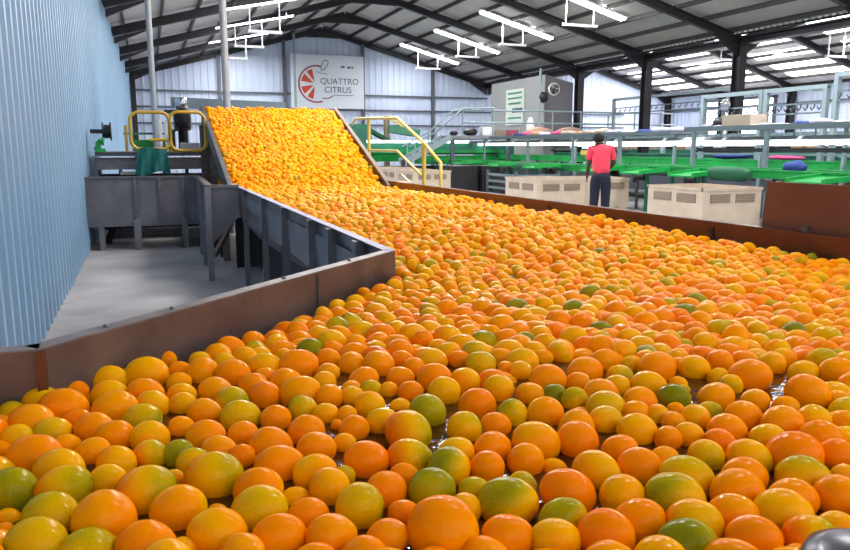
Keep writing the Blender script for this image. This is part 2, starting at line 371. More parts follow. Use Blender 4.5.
for i, y in enumerate(mids):
    roof_lamp(y, True, 'bright white strip light on the right roof slope, ' + nm[i])
    if i not in (5, 6, 7): roof_lamp(y, False, 'white strip light on the left roof slope, ' + nm[i])
    al = bpy.data.lights.new('strip_glow', 'AREA'); al.shape = 'RECTANGLE'; al.size = 2.6; al.size_y = .3; al.energy = (95, 270, 390, 350, 280, 255, 240, 150)[i]; al.color = (1., .97, .93)
    for x in (3.3, 12., 23.) if i > 2 else (3.3, 12.):
        lo = bpy.data.objects.new('strip_glow', al); COL.objects.link(lo); lo.location = (x, y, roof_z(x) + UPR - .2 + EYE)
for (y, xa, xb, z), l in zip(((19, 11.3, 12.44, 3.45), (23.1, 11.33, 12.32, 3.42), (27.3, 11.5, 12.48, 3.5), (31.5, 11.35, 12.5, 3.45),
                              (19, 2.47, 3.3, 2.8), (23.1, 2.57, 3.46, 2.96), (27.3, 2.7, 3.5, 3.08)),
        ('nearest on the right slope, at the top edge', 'second on the right slope', 'third on the right slope', 'last on the right slope, before the back wall', 'nearest on the left slope', 'second on the left slope', 'last on the left slope')):
    hung_lamp(y, xa, xb, z, 0, 'white batten hung on two rods, ' + l)
for y, xa, xb, z, l in ((15.0, 20.4, 21.2, 3.3, 'nearest'), (19, 21.4, 22.3, 3.0, 'second'), (23.1, 20.6, 21.6, 3.3, 'third')):
    hung_lamp(y, xa, xb, z, 0, 'white batten hung in the second bay behind the valley columns, ' + l)
# hanging pipes on the left
tag(MB().tube([(1.23, 12.4, FL), (1.23, 12.4, roof_z(1.23) + .2)], .058, 14).build('standpipe', M['beigepost']), 'thick grey pipe rising from the top of the orange ramp to the roof', 'pipe')
tag(MB().tube([(.13, 12.75, -.07), (.13, 12.75, roof_z(.13) + .2)], .045, 12).build('standpipe', M['beigepost']), 'thinner grey pipe behind the yellow guard rail, up to the roof', 'pipe')
tag(MB().tube([(6.17, 32.7, FL), (6.17, 32.7, roof_z(6.17) + .2)], .055, 10).build('standpipe', M['post']), 'slim white pipe in front of the left edge of the banner', 'pipe')

# ------------------------------------------------------------------ banner
BX0, BX1, BZ0, BZ1, BY = 6.1, 9.45, 1.72, 4.05, YB - .3
ban = thing('wall_banner', ((BX0 + BX1) / 2, BY, BZ0), 'large white wall banner reading QUATTRO CITRUS with a red citrus slice', 'banner')
box((BX0, BY, BZ0), (BX1, BY + .03, BZ1)).build('sheet', M['banner'], ban)
def disc_seg(cx, cz, r0, r1, a0, a1, y, n=24):
    prof = [(cx + r1 * math.cos(a0 + (a1 - a0) * k / n), cz + r1 * math.sin(a0 + (a1 - a0) * k / n)) for k in range(n + 1)]
    if r0 <= 0: prof.append((cx, cz))
    else: prof += [(cx + r0 * math.cos(a1 - (a1 - a0) * k / n), cz + r0 * math.sin(a1 - (a1 - a0) * k / n)) for k in range(n + 1)]
    mb = MB(); m = n + 1
    f = lambda p, e: (p[0], y - .012 * e, p[1])
    if r0 <= 0: return mb.prism(prof, f)
    vs = [f(p, 1) for p in prof] + [f(p, 0) for p in prof]; T = 2 * m
    fs = [(k, k + 1, T - 2 - k, T - 1 - k) for k in range(n)] + [(k, (k + 1) % T, (k + 1) % T + T, k + T) for k in range(T)]
    return mb.add(vs, fs)
cx, czz = 7.25, 2.78
R_ = math.radians
disc_seg(cx, czz, .76, .83, R_(75), R_(290), BY - .001).build('logo_arc', M['darkred'], ban)
for a0, a1 in ((100, 128), (136, 172), (188, 224), (232, 262)):
    am = R_((a0 + a1) / 2)
    disc_seg(cx - .04 + .1 * math.cos(am), czz + .1 * math.sin(am), 0, .56, R_(a0), R_(a1), BY - .001).build('logo_segment', M['red'], ban)
lf = MB(); pts = []
for k in range(20):
    a = 2 * PI * k / 20; u, v = .26 * math.cos(a), .12 * math.sin(a) * (1 + .3 * math.cos(a)); pts.append((7.62 + u * .5 - v * .85, BY - .01, 3.6 + u * .85 + v * .5))
lf.tube(pts, .018, 6, closed=True).build('logo_leaf', M['signgreen'], ban)
MB().tube([(7.25, BY - .01, 3.32), (7.45, BY - .01, 3.27), (7.75, BY - .01, 3.22)], .014, 6).build('logo_stalk', M['signgreen'], ban)
MB().tube([(7.5, BY - .01, 2.17), (7.75, BY - .01, 2.15), (8.0, BY - .01, 2.28)], .022, 6).build('logo_stroke', M['darkred'], ban)
box((8.0, BY - .012, 2.3), (8.95, BY - .001, 2.325)).build('underline', M['ink'], ban)
def lettering(name, txt, x, z, size, y, m, parent, xs=1.0):
    cu = bpy.data.curves.new(name, 'FONT'); cu.body = txt; cu.size = size; cu.extrude = .004; cu.align_x = 'LEFT'
    tmp = bpy.data.objects.new(name, cu); COL.objects.link(tmp); bpy.context.view_layer.update()
    me = bpy.data.meshes.new_from_object(tmp.evaluated_get(bpy.context.evaluated_depsgraph_get())); COL.objects.unlink(tmp); bpy.data.objects.remove(tmp)
    me.transform(Matrix.Rotation(PI / 2, 4, 'X') @ Matrix.Diagonal((xs, 1, 1, 1)))
    o0 = ORG[parent.name]; me.transform(Matrix.Translation((x - o0[0], y - o0[1], z - o0[2])))
    me.materials.clear(); me.materials.append(m); o = bpy.data.objects.new(name, me); COL.objects.link(o); o.parent = parent; return o
lettering('lettering', 'QUATTRO', 7.42, 2.80, .37, BY - .008, M['ink'], ban, 1.0)
lettering('lettering', 'CITRUS', 7.6, 2.42, .38, BY - .008, M['ink'], ban, 1.0)
box((8.38, BY - .012, 3.52), (8.56, BY - .001, 3.60)).build('small_mark', M['ink'], ban)
box((8.68, BY - .012, 3.50), (8.82, BY - .001, 3.59)).build('small_mark', M['ink'], ban)
box((8.87, BY - .012, 3.50), (8.95, BY - .001, 3.60)).build('small_mark', M['ink'], ban)
# ------------------------------------------------------------------ wash trough
WL = -.55; RIMZ = -.415; TB = -.72
PA, PB, PC = (-.24, 1.665), (.92, 2.81), (.90, 8.75)
RX = lambda y: 3.09 - .036 * y
tr = thing('wash_trough', (2, 4, FL), 'long open steel trough full of floating oranges, from the foreground to the ramp', 'trough')
def wallbar(a, b, z0, z1, w, side, m, name, parent):     # wall of thickness w to one side of the line a-b
    a = Vector((*a, 0)); b = Vector((*b, 0)); d = (b - a).normalized(); n = Vector((-d.y, d.x, 0)) * side
    return MB().slab([tuple((a)[:2]), tuple(b[:2]), tuple((b + n * w)[:2]), tuple((a + n * w)[:2])], z0, z1).build(name, m, parent)
# left side: short cross wall, slanted wall, long wall; each with a folded flange on top
for a, b in (((-.765, 1.65), PA), (PA, PB), (PB, PC)):
    wallbar(a, b, TB - .02, RIMZ - .004, .012, 1, M['rim'], 'side_wall', tr)
    if a == (-.765, 1.65): a = (-.75, 1.65)
    wallbar(a, b, RIMZ - .004, RIMZ, .045, 1, M['tank'] if b == PC else M['flange'], 'flange', tr)
MB().slab([(PA[0] - .006, PA[1] - .012), (PA[0] + .012, PA[1] - .004), (PA[0] + .012, PA[1] + .01), (PA[0] - .006, PA[1] + .01)], TB, RIMZ - .006).build('weld_seam', M['rust'], tr)
MB().slab([(PB[0] - .41, PB[1] - .408), (PB[0] - .404, PB[1] - .41), (PB[0] - .40, PB[1] - .38), (PB[0] - .41, PB[1] - .38)], TB, RIMZ - .006).build('weld_seam', M['steel'], tr)
for u in (.12, .25, .55, .8):
    p = (PA[0] + (PB[0] - PA[0]) * u - .016, PA[1] + (PB[1] - PA[1]) * u + .018)
    MB().lathe((p[0], p[1], RIMZ), [(.007, 0), (.007, .005), (.004, .007)], n=6).build('bolt', M['steel'], tr)
# right side
a, b = (RX(-.4), -.4), (RX(8.75), 8.75)
wallbar(a, b, TB - .02, RIMZ - .004, .012, -1, M['rust'], 'side_wall', tr)
wallbar(a, b, RIMZ - .004, RIMZ, .05, -1, M['rust'], 'flange', tr)
wallbar((RX(-.4) - .008, -.4), (RX(8.75) - .008, 8.75), RIMZ - .03, RIMZ - .0, .02, -1, M['steel'] if 0 else M['rust'], 'edge_strip', tr)
for y in (2.2, 3.28, 5.0, 6.4):
    MB().slab([(RX(y) - .008, y), (RX(y), y), (RX(y), y + .03), (RX(y) - .008, y + .03)], TB, RIMZ - .03).build('joint_strip', M['black'], tr)
MB().slab([(-.76, -.4), (RX(-.4), -.4), (RX(8.75), 8.75), PC, PB, PA, (-.76, 1.65)], TB - .03, TB).build('trough_floor', M['rust'], tr)
wallbar((-.76, -.4), (RX(-.4), -.4), TB, RIMZ, .012, -1, M['rim'], 'side_wall', tr)
wallbar((-.762, -.4), (-.762, 1.66), TB, RIMZ, .012, 1, M['rim'], 'side_wall', tr)
# outer side: stiffener posts and legs along the long left wall
for i, y in enumerate((3.2, 3.75, 4.25, 5.2, 6.2, 7.5)):
    MB().box((.855, y, -1.0), (.905, y + .06, RIMZ - .01)).build('stiffener', M['tank'], tr)
    MB().bar((.88, y + .03, FL), (.88, y + .03, -.7), .05, .05).build('leg', M['tank'], tr)
for y in (1, 3, 5, 7.5): MB().bar((RX(y) + .04, y, FL), (RX(y) + .04, y, RIMZ - .03), .06, .06).build('leg', M['rust'], tr)
MB().add([(.89, 2.9, -.5), (.89, 8.0, -.5), (.9, 8.0, -.78), (.9, 3.2, -.70), (1.1, 3.2, -.9), (1.1, 8.0, -1.0)], [(0, 1, 2, 3), (3, 2, 5, 4)]).build('hopper_panel', M['tank'], tr)
MB().box((1.14, 3.4, FL), (1.16, 8.6, TB - .03)).build('under_shade_panel', M['black'], tr)  # added black panel, stops light coming through beneath the trough
wt = MB().slab([(-.745, -.38), (RX(-.38) - .012, -.38), (RX(8.9) - .012, 8.7), (PC[0] + .014, 8.7), (PB[0] + .014, PB[1] - .02), (PA[0] + .01, PA[1] - .02), (-.745, 1.63)], WL - .001, WL).build('wash_water', WATER)
tag(wt, 'murky orange-brown wash water with glinting ripples between the floating oranges', 'water')
# tall rust-brown board standing on the right rim
bd = thing('splash_board', (RX(2.4) + .06, 2.4, RIMZ), 'tall plain rust-brown steel board standing on the right trough rim', 'board')
MB().add([(RX(p[0]) + .05 + o, p[0], p[1]) for o in (0, .012) for p in ((3.0, RIMZ), (.8, RIMZ), (.8, -.175), (2.98, -.178))],
         [(0, 1, 2, 3), (7, 6, 5, 4), (0, 4, 5, 1), (1, 5, 6, 2), (2, 6, 7, 3), (3, 7, 4, 0)]).build('plate', M['board'], bd)
for y in (1.2, 2.7): MB().box((RX(y) + .03, y, RIMZ), (RX(y) + .05, y + .04, RIMZ + .03)).build('clip', M['steel'], bd)
# steel pipe end poking into the bottom right corner
p0 = at_z(869, 572, -.43)
tag(MB().lathe((p0.x, p0.y, -.49), [(.0, .085), (.045, .083), (.06, .076), (.066, .062), (.066, -.05)], n=32).build('steel_float', M['darkcap']), 'dark polished steel cap at the bottom right corner, among the oranges', 'float')

# ------------------------------------------------------------------ ramp
R0, R1 = 8.75, 12.1; Z0, Z1 = -.56, .52
RLx = lambda y: .89 - .03 * (y - R0) / 3.3; RRx = lambda y: 2.74 + .17 * (y - R0) / 3.3
rz = lambda y: Z0 + (Z1 - Z0) * (y - R0) / (R1 - R0)
skp = None
rp = thing('feed_ramp', (1.85, 10.4, FL), 'wide sloping steel feed ramp covered in oranges at the far end of the trough', 'ramp')
MB().add([(RLx(R0), R0, Z0 - .02), (RRx(R0), R0, Z0 - .02), (RRx(R1), R1, Z1 - .02), (RLx(R1), R1, Z1 - .02),
          (RLx(R0), R0, Z0 - .10), (RRx(R0), R0, Z0 - .10), (RRx(R1), R1, Z1 - .10), (RLx(R1), R1, Z1 - .10)],
         [(0, 1, 2, 3), (7, 6, 5, 4), (0, 4, 5, 1), (1, 5, 6, 2), (2, 6, 7, 3), (3, 7, 4, 0)]).build('bed', M['rust'], rp)
for fx, s, m in ((RLx, -1, M['steel']), (RRx, 1, M['rust'])):
    ys = (R0 - .15, R1 + .05); vs = []
    for o in (0, s * .03):
        for y, dz in ((ys[0], .13), (ys[1], .10), (ys[1], -.20), (ys[0], -.20)): vs.append((fx(y) + o, y, rz(y) + dz))
    MB().add(vs, [(0, 1, 2, 3), (7, 6, 5, 4), (0, 4, 5, 1), (1, 5, 6, 2), (2, 6, 7, 3), (3, 7, 4, 0)]).build('side_plate', m, rp)
    MB().bar((fx(ys[0]) + s * .03, ys[0], rz(ys[0]) + .13), (fx(ys[1]) + s * .03, ys[1], rz(ys[1]) + .10), .05, .025).build('top_edge', M['steel'] if s < 0 else M['vent'], rp)
MB().bar((RLx(R1) - .08, R1 + .06, Z1 + .06), (RRx(R1) + .05, R1 + .06, Z1 + .06), .06, .05).build('head_bar', M['bin'], rp)
MB().box((RLx(R1) - .05, R1 + .1, FL + .3), (RRx(R1), R1 + .13, Z1 + .02)).build('back_plate', M['steel'], rp)
MB().box((.80, 9.6, FL), (.84, R1 + 1.4, -.6)).build('shade_panel', M['black'], rp)  # added black panel, keeps light from beyond out from under the ramp
MB().box((.9, 8.72, FL), (2.75, 8.76, -.80)).build('shade_panel', M['black'], rp)  # another added panel, darkens the gap below the ramp foot
for x, y in ((.84, 9.3), (.80, 12.0), (2.9, 9.6), (3.0, 12.0), (.84, 10.6)):
    MB().bar((x, y, FL), (x, y, rz(y) - .15), .08, .08).build('leg', M['steel'], rp)
tag(MB().bar((.4, 13.2, .74), (2.3, 13.2, .69), .12, .16).build('cross_beam', M['shelf']), 'blue-grey horizontal beam just above the top of the ramp', 'beam')

# ------------------------------------------------------------------ oranges
def sphere(nu, nv):
    vs = [(0, 0, 1)]
    for i in range(1, nv):
        t = PI * i / nv
        for k in range(nu): a = 2 * PI * (k + .5 * (i % 2)) / nu; vs.append((math.sin(t) * math.cos(a), math.sin(t) * math.sin(a), math.cos(t)))
    vs.append((0, 0, -1)); fs = []
    for k in range(nu): fs.append((0, 1 + k, 1 + (k + 1) % nu))
    for i in range(nv - 2):
        for k in range(nu):
            a = 1 + i * nu + k; b = 1 + i * nu + (k + 1) % nu
            if i % 2: fs += [(a, a + nu, b), (b, a + nu, b + nu)]
            else: fs += [(a, a + nu, b + nu), (a, b + nu, b)]
    l = len(vs) - 1
    for k in range(nu): fs.append((l, l - nu + (k + 1) % nu, l - nu + k))
    return np.array(vs), np.array(fs)
def rotm(ax):                                        # rotation taking z to ax, with a random spin
    z = np.array(ax) / np.linalg.norm(ax); x = np.cross(z, (.3, .5, .81)); x /= np.linalg.norm(x); return np.stack([x, np.cross(z, x), z], 1)
BASER = dict(d=.06, o=.17, y=.36, q=.50, g=.70, G=.92, b=.62, m=.34, n=.5, s=.30)
def fruit(S, c, a, b, ax, kind, rr, patch=None):     # vertices, ripeness and rest coordinates of one orange
    z = S[:, 2]; u = S.copy()
    pole = np.exp(-((1 - np.abs(z)) / .012)); knob = np.exp(-((1 - z) / .10)) * .06 * rr.uniform(0, 1.6)
    rad = 1 - .07 * pole + knob
    k1 = rr.uniform(-1, 1, 3); k2 = rr.uniform(-1, 1, 3)
    rad = rad + .018 * np.sin(2.4 * (u @ k1) + rr.uniform(0, 6)) + .012 * np.sin(4 * (u @ k2) + rr.uniform(0, 6))
    L = u * rad[:, None] * np.array([b, b, a]); Rm = rotm(ax)
    W = L @ Rm.T
    pd = rr.normal(0, 1, 3) if patch is None else np.array(patch, float); pd = pd / np.linalg.norm(pd)
    dirs = u @ Rm.T
    amp = {'m': .36, 'n': .36, 'q': .18, 'g': .14, 'y': .10, 'o': .07, 'd': .05, 'G': .10, 'b': .16, 's': .08}[kind]
    g = np.clip((dirs @ pd) * 1.4, -1, 1) * amp
    ripe = BASER[kind] + g + .07 * np.sin(3 * (u @ k2) + 1) * (kind not in 'od')
    ripe = ripe + .22 * np.exp(-((1 - z) / .05)) * (rr.rand() < .4)      # green round the stem end
    return W + np.array(c), np.clip(ripe, 0, 1), u * .5 + rr.uniform(0, 40, 3)
def set_attr(me, ripe, rest):
    at = me.attributes.new('ripe', 'FLOAT', 'POINT'); at.data.foreach_set('value', ripe.astype(np.float32))
    at = me.attributes.new('rest', 'FLOAT_VECTOR', 'POINT'); at.data.foreach_set('vector', rest.astype(np.float32).ravel())
FRUIT = """
30,452,50,32,o; 66,442,26,16,o; 93,449,34,24,o; 117,457,38,22,y; 106,478,36,26,y; 156,451,34,22,m;
15,487,48,38,G; 60,464,50,26,y; 62,481,52,34,m; 50,511,56,38,g; 102,518,60,48,o; 36,540,60,40,g;
147,483,58,34,m; 7,516,26,16,s; 3,536,18,24,o; 148,543,56,34,d; 4,444,22,14,o; 214,471,56,38,m;
178,505,54,38,y; 174,452,30,24,g; 192,458,34,22,g; 218,445,34,18,o; 242,454,28,20,d; 278,460,46,30,o;
316,445,38,26,o; 317,469,42,26,y; 328,483,40,34,y; 258,483,48,30,o; 258,507,54,40,q; 295,494,30,14,s;
308,511,40,26,o; 212,530,58,38,y; 276,531,52,32,o; 330,532,50,34,o; 240,545,48,22,o; 181,548,32,22,y;
174,480,20,22,y; 218,510,22,12,s; 364,458,44,32,d; 409,452,44,26,m; 450,464,42,34,n; 456,447,36,20,y;
486,465,34,28,d; 346,478,22,28,g; 360,504,48,42,q; 386,487,40,32,d; 404,473,30,20,d; 431,485,46,34,G;
404,510,32,20,d; 466,506,32,26,q; 474,487,32,20,q; 442,526,68,54,o; 387,534,42,30,o; 364,546,46,18,o;
506.4,497,58,40,n; 504,536,52,34,o; 526,457,36,28,o; 596,465,46,28,y; 619,445,36,20,o; 640,463,44,30,o;
664,455,30,18,o; 554,466,26,16,s; 522,483,28,24,q; 567,488,54,38,d; 686,472,52,30,q; 676,492,58,38,g;
692,518,56,36,y; 688,540,60,38,G; 622,492,44,34,y; 638,517,52,36,o; 563,513,48,26,g; 556,536,50,34,q;
604,531,54,42,d; 706,453,34,28,q; 753,452,42,24,y; 790,446,54,28,d; 836,451,38,24,d; 744,470,44,24,o;
738,486,54,32,o; 804,472,50,32,b; 792,492,46,24,o; 786,508,56,30,q; 736,512,48,34,o; 752,533,54,38,d;
804,529,52,34,m; 844,495,44,36,o; 844,470,26,12,y; 842,523,40,18,y; 800,548,30,10,o; 2,398,20,16,o;
74,387,28,15,d; 38,396,36,18,q; 16,408,26,16,g; 62,403,46,24,o; 32,417,44,24,o; 109,377,34,22,y;
146,368,40,22,y; 166,358,20,16,o; 110,390,36,20,y; 115,404,42,26,o; 144,388,36,18,o; 154,399,32,17,y;
75,416,28,16,d; 50,427,36,20,q; 142,417,38,26,g; 98,425,38,22,o; 112,432,38,26,o; 149,433,38,24,y;
10,438,32,24,y; 94,400,16,12,s; 180,367,22,12,o; 203,369,30,24,y; 200,356,22,10,y; 226,358,22,12,y;
179,380,24,16,y; 182,392,28,18,y; 182,401,28,18,y; 233,371,34,24,o; 253,383,30,20,o; 244,352,26,12,y;
265,362,32,18,y; 266,373,22,12,o; 215,387,32,20,o; 232,398,32,24,q; 265,393,30,24,d; 285,377,30,18,o;
298,362,38,26,o; 303,389,40,26,o; 324,380,24,18,y; 204,409,34,22,o; 240,412,38,24,g; 276,416,30,22,o;
302,406,28,22,g; 334,394,28,22,o; 330,412,26,18,y; 328,370,22,14,y; 328,355,24,14,o; 181,425,26,18,o;
206,432,38,24,o; 243,432,30,22,o; 270,439,42,24,o; 306,428,36,26,o; 337,426,12,14,o; 284,353,16,12,y;
352,362,26,22,y; 378,362,30,24,o; 402,357,24,14,o; 432,357,30,18,y; 414,366,22,18,o; 400,375,28,18,o;
362,377,30,16,o; 354,386,20,14,y; 372,386,22,14,q; 386,390,18,18,y; 410,389,26,16,d; 436,376,34,26,o;
444,393,32,34,y; 370,403,30,24,y; 400,405,22,14,s; 427,409,36,30,g; 344,395,24,18,y; 382,418,32,20,y;
408,426,48,30,m; 464,379,30,24,y; 481,362,30,22,g; 460,357,22,14,d; 498,386,30,26,y; 498,353,24,12,o;
506,369,16,16,o; 477,402,36,28,d; 512,411,30,24,g; 464,426,34,30,q; 495,423,30,22,o; 354,426,30,22,o;
342,414,20,18,y; 344,440,24,14,y; 492,443,38,22,o; 522,358,32,20,y; 517,370,22,18,y; 544,355,18,12,y;
548,375,36,22,o; 585,368,34,22,o; 577,380,24,16,o; 532,392,28,20,o; 554,393,24,18,G; 573,397,26,22,q;
600,390,36,22,o; 607,401,38,20,g; 616,382,26,14,y; 620,372,26,14,q; 604,358,28,20,o; 634,364,22,16,y;
654,364,38,26,o; 648,381,34,20,y; 673,394,32,20,G; 640,398,34,22,o; 640,408,28,14,o; 653,414,22,20,y;
606,415,34,19,q; 580,413,22,12,s; 545,410,35,26,y; 638,427,38,28,y; 577,437,40,32,d; 536,438,46,32,y;
672,436,26,22,o; 676,408,18,12,o; 674,418,24,16,o; 678,380,18,8,y; 678,366,16,20,o; 694,366,30,22,y;
716,357,28,18,o; 720,374,22,12,y; 731,383,22,18,q; 748,373,40,28,o; 772,362,26,22,y; 742,355,26,12,o;
784,354,24,12,y; 803,369,28,16,y; 820,358,30,22,q; 844,372,36,26,o; 808,388,42,26,o; 716,393,34,21,o;
755,398,28,18,y; 710,407,24,12,b; 785,404,26,16,o; 744,412,36,22,o; 782,418,42,24,o; 818,418,34,26,q;
826,432,42,24,o; 840,396,22,14,y; 846,420,18,22,b; 727,425,38,22,o; 692,416,28,24,y; 720,438,32,18,d;
768,432,36,16,y; 684,432,30,18,y; 684,392,12,16,g; 840,354,18,12,g;
"""
F = []                                               # x, y, z, long semi-axis, short semi-axis, axis, kind, fixed
rr = np.random.RandomState(5)
for e in FRUIT.replace('\n', '').split(';'):
    e = e.strip()
    if not e: continue
    x, y, w, h, k = e.split(','); x, y, w, h = (float(v) for v in (x, y, w, h))
    ratio = min(1.17, max(1.02, w / h * .82)); z = WL + .01
    top = y - h / 2
    for _ in range(5):
        p = at_z(x, top + h * .5, z); d = p.dot(FW); a = w / 2 * d / FPX * 1.04; b = a / ratio
        p = at_z(x, top + b * FPX / d, z); z = WL + (.46 * b if k != 's' else -.1 * b)
    an = rr.normal(0, .22); ax = (math.cos(an) * RT.x - math.sin(an) * RT.y, math.cos(an) * RT.y + math.sin(an) * RT.x, rr.normal(0, .18))
    if p.y > .35 and (p.x - p0.x) ** 2 + (p.y - p0.y) ** 2 > .0081: F.append([p.x, p.y, z, a, b, ax, k, 1])
NA = len(F)
def inside(x, y):
    if y < .25 or x < -.70 or x > RX(y) - .05: return False
    if y < 1.60: return True
    if x < PB[0] + .045:                              # behind the slanted wall
        if y > 2.80: return x > .945
        return (x - PA[0]) - (y - PA[1]) * (PB[0] - PA[0]) / (PB[1] - PA[1]) > .06
    return y < 8.72
def kinds(n): return rr.choice(list('doyqgGm'), n, p=[.10, .38, .34, .08, .035, .015, .05])
s = .062; row = 0; y = .28
while y < 14.:
    x = -.75 - 3 + (row % 2) * s / 2; sy = s * .86
    while x < 9:
        lx, ly = x + .02 * math.sin(y * 9 + x * 3), y - 3 + .02 * math.sin(x * 8)      # the rows wander
        px, py = lx * .94 - ly * .342 + rr.normal(0, .015), lx * .342 + ly * .94 + rr.normal(0, .015)
        if inside(px, py) and (px - p0.x) ** 2 + (py - p0.y) ** 2 > .0121:
            near = py < 2.25; a = rr.uniform(.040, .047) if near else rr.uniform(.031, .039); b = a / rr.uniform(1.05, 1.32)
            heap = min(1, max(0, (py - 2.2) / 2.0))
            z = WL + (.0 if near else .009) + heap * (.022 + .008 * math.sin(px * 5 + py * 3)) + rr.uniform(-.014, .018) * (.6 + heap * .8)
            if all((f[0] - px) ** 2 + (f[1] - py) ** 2 > ((.87 if near else .86) * (f[3] + a)) ** 2 for f in F[:NA]):
                vis = proj((px, py, z))
                if vis[2] > .02:
                    F.append([px, py, z, a, b, None, None, 0])
        x += s
    y += sy; row += 1
NT = len(F)
# settle: push apart overlapping neighbours of the loose ones
P_ = np.array([[f[0], f[1], f[2]] for f in F]); Rr = np.array([(f[3] + f[4]) / 2 for f in F]); fixed = np.array([f[7] for f in F])
for it in range(10):
    grid = {}
    for i, (gx, gy) in enumerate(np.floor(P_[:, :2] / .1).astype(int)): grid.setdefault((gx, gy), []).append(i)
    D = np.zeros_like(P_)
    for (gx, gy), ids in grid.items():
        nb = [j for u in (-1, 0, 1) for v in (-1, 0, 1) for j in grid.get((gx + u, gy + v), ())]
        nb = np.array(nb); A = P_[ids]; df = A[:, None, :] - P_[nb][None]
        ds = np.linalg.norm(df, axis=2) + 1e-9; ov = np.clip((Rr[ids][:, None] + Rr[nb][None]) * .97 - ds, 0, None); ov[ds < 1e-6] = 0
        D[ids] += (df / ds[..., None] * ov[..., None]).sum(1) * .35
    far = np.clip((P_[:, 1] - 2.0) / 1.5, .15, .8)
    D[:, 2] *= far; D[:NA] *= .3; D[:NA, 2] *= .3
    P_ += np.clip(D, -.008, .008); P_[NA:, 2] = np.clip(P_[NA:, 2], WL - .03, WL + .012 + .06 * np.clip((P_[NA:, 1] - 2.2) / 2, 0, 1))
for i, f in enumerate(F): f[0], f[1], f[2] = P_[i]
F = [f for i, f in enumerate(F) if i < NA or inside(f[0], f[1])]
NT = len(F)
# a second, lower layer that shows through the gaps and the water
s = .075; y = .3; row = 0; low = []
while y < 8.7:
    x = -.7 + (row % 2) * s / 2
    while x < 3.1:
        px, py = x + rr.normal(0, .012), y + rr.normal(0, .012)
        if inside(px, py) and rr.rand() < (.55 if py < 2.2 else .95):
            v = proj((px, py, WL))
            if v[2] > .2 and -80 < v[0] < 1000 and v[1] < 700: low.append([px, py, WL - .062 + .03 * min(1, max(0, (py - 2.2) / 2)), .034, .032, None, None, 0])
        x += s
    y += s * .87; row += 1
# ramp: two layers lying on the slope
rmp = []
for layer in (0, 1):
    y = R0 - .05 + layer * .03; row = 0; s = .077
    while y < R1 + .04:
        x = RLx(y) + .04 + (row % 2) * s / 2
        while x < RRx(y) - .04:
            px, py = x + rr.normal(0, .012), y + rr.normal(0, .012)
            a = rr.uniform(.034, .042)
            rmp.append([px, py, rz(py) + .02 + layer * .052 + rr.uniform(-.012, .018), a, a / rr.uniform(1.03, 1.2), None, None, 0]); x += s
        y += s * .84; row += 1
for f in F[NA:] + low + rmp:
    v = rr.normal(0, 1, 3); f[5] = (v[0], v[1], v[2] * .6)
    kk = kinds(1)[0]
    if f[1] > 3.2 and kk in 'gGm' and rr.rand() < .8: kk = 'y'
    if f[1] > 2.3 and kk == 'd' and rr.rand() < .6: kk = 'o'
    if f[1] > 2.3 and kk in 'od' and rr.rand() < (.55 + .25 * min(1, max(0, (f[1] - 3.5) / 2)) if f[1] < 8.7 else .1 + .3 * (f[0] - .9) - .15 * (f[1] - 10.5)): kk = 'y'
    f[6] = kk
# the 300 that show largest stand alone, the others are one heap
def vis_size(f):
    X_, Y_, d = proj(f[:3])
    if d < .1 or X_ < -f[3] * FPX / d * .8 or X_ > 850 + f[3] * FPX / d * .8 or Y_ > 550 + f[3] * FPX / d * .8: return 0
    return f[3] / d * (.6 if f[6] == 's' else 1)
order = sorted(range(NT), key=lambda i: -vis_size(F[i])); top = set(order[:300])
SH = sphere(36, 24); SL = sphere(14, 10); SL2 = sphere(10, 7)
CN = dict(d='deep orange', o='plain orange', y='yellow-orange', q='green-tinged orange', g='green-yellow', G='green', b='brownish green', m='orange-and-green', n='green-topped', s='submerged')
def fruit_object(f, seed):
    r_ = np.random.RandomState(seed); patch = None
    if f[6] == 'm': patch = (RT.x, RT.y, .3)
    if f[6] == 'n': patch = (-RT.x * .6, -RT.y * .6, .8)
    V, rp_, rs_ = fruit(SH[0], (0, 0, 0), f[3], f[4], f[5], f[6], r_, patch)
    me = bpy.data.meshes.new('orange'); me.from_pydata(V.tolist(), [], SH[1].tolist()); set_attr(me, rp_, rs_)
    me.polygons.foreach_set('use_smooth', [True] * len(me.polygons)); me.materials.append(PEEL)
    o = bpy.data.objects.new('orange', me); COL.objects.link(o); o.location = (f[0], f[1], f[2] + EYE); return o
sel = sorted(top, key=lambda i: -vis_size(F[i])); info = []
for i in sel:
    x, y, d = proj(F[i][:3]); info.append((i, x, y, F[i][3] / d * FPX * 2))
cells = {}
colw = ('at the far left', 'left of centre', 'near the centre', 'right of centre', 'at the far right')
roww = (('by the bottom edge', 505), ('in the second nearest band', 462), ('in the third nearest band', 425), ('in the fourth nearest band', 392), ('at mid trough', 355), ('beyond the foreground', 0))
for t_ in info:
    i, x, y, sz = t_; rw = next(w for w, lim in roww if y >= lim); cw = colw[min(4, max(0, int(x // 170)))]
    cells.setdefault((rw, cw, F[i][6]), []).append(t_)
ordn = ('first', 'second', 'third', 'fourth', 'fifth', 'sixth', 'seventh', 'eighth', 'ninth', 'tenth', 'eleventh', 'twelfth', 'thirteenth')
label_of = {}
for (rw, cw, k), lst in cells.items():
    lst.sort(key=lambda q: q[1])
    for j, q in enumerate(lst):
        base = '%s fruit %s %s' % (CN[k], rw, cw)
        if len(lst) == 2: base += ', the %s one' % ('left', 'right')[j]
        elif len(lst) > 2: base += ', %s from the left' % ordn[min(j, 12)]
        label_of[q[0]] = base
big = max((q for q in info if 400 < q[1] < 480 and q[2] > 500), key=lambda q: q[3])[0]
label_of[big] = 'largest orange of all, bright plain orange, at the bottom centre of the trough'
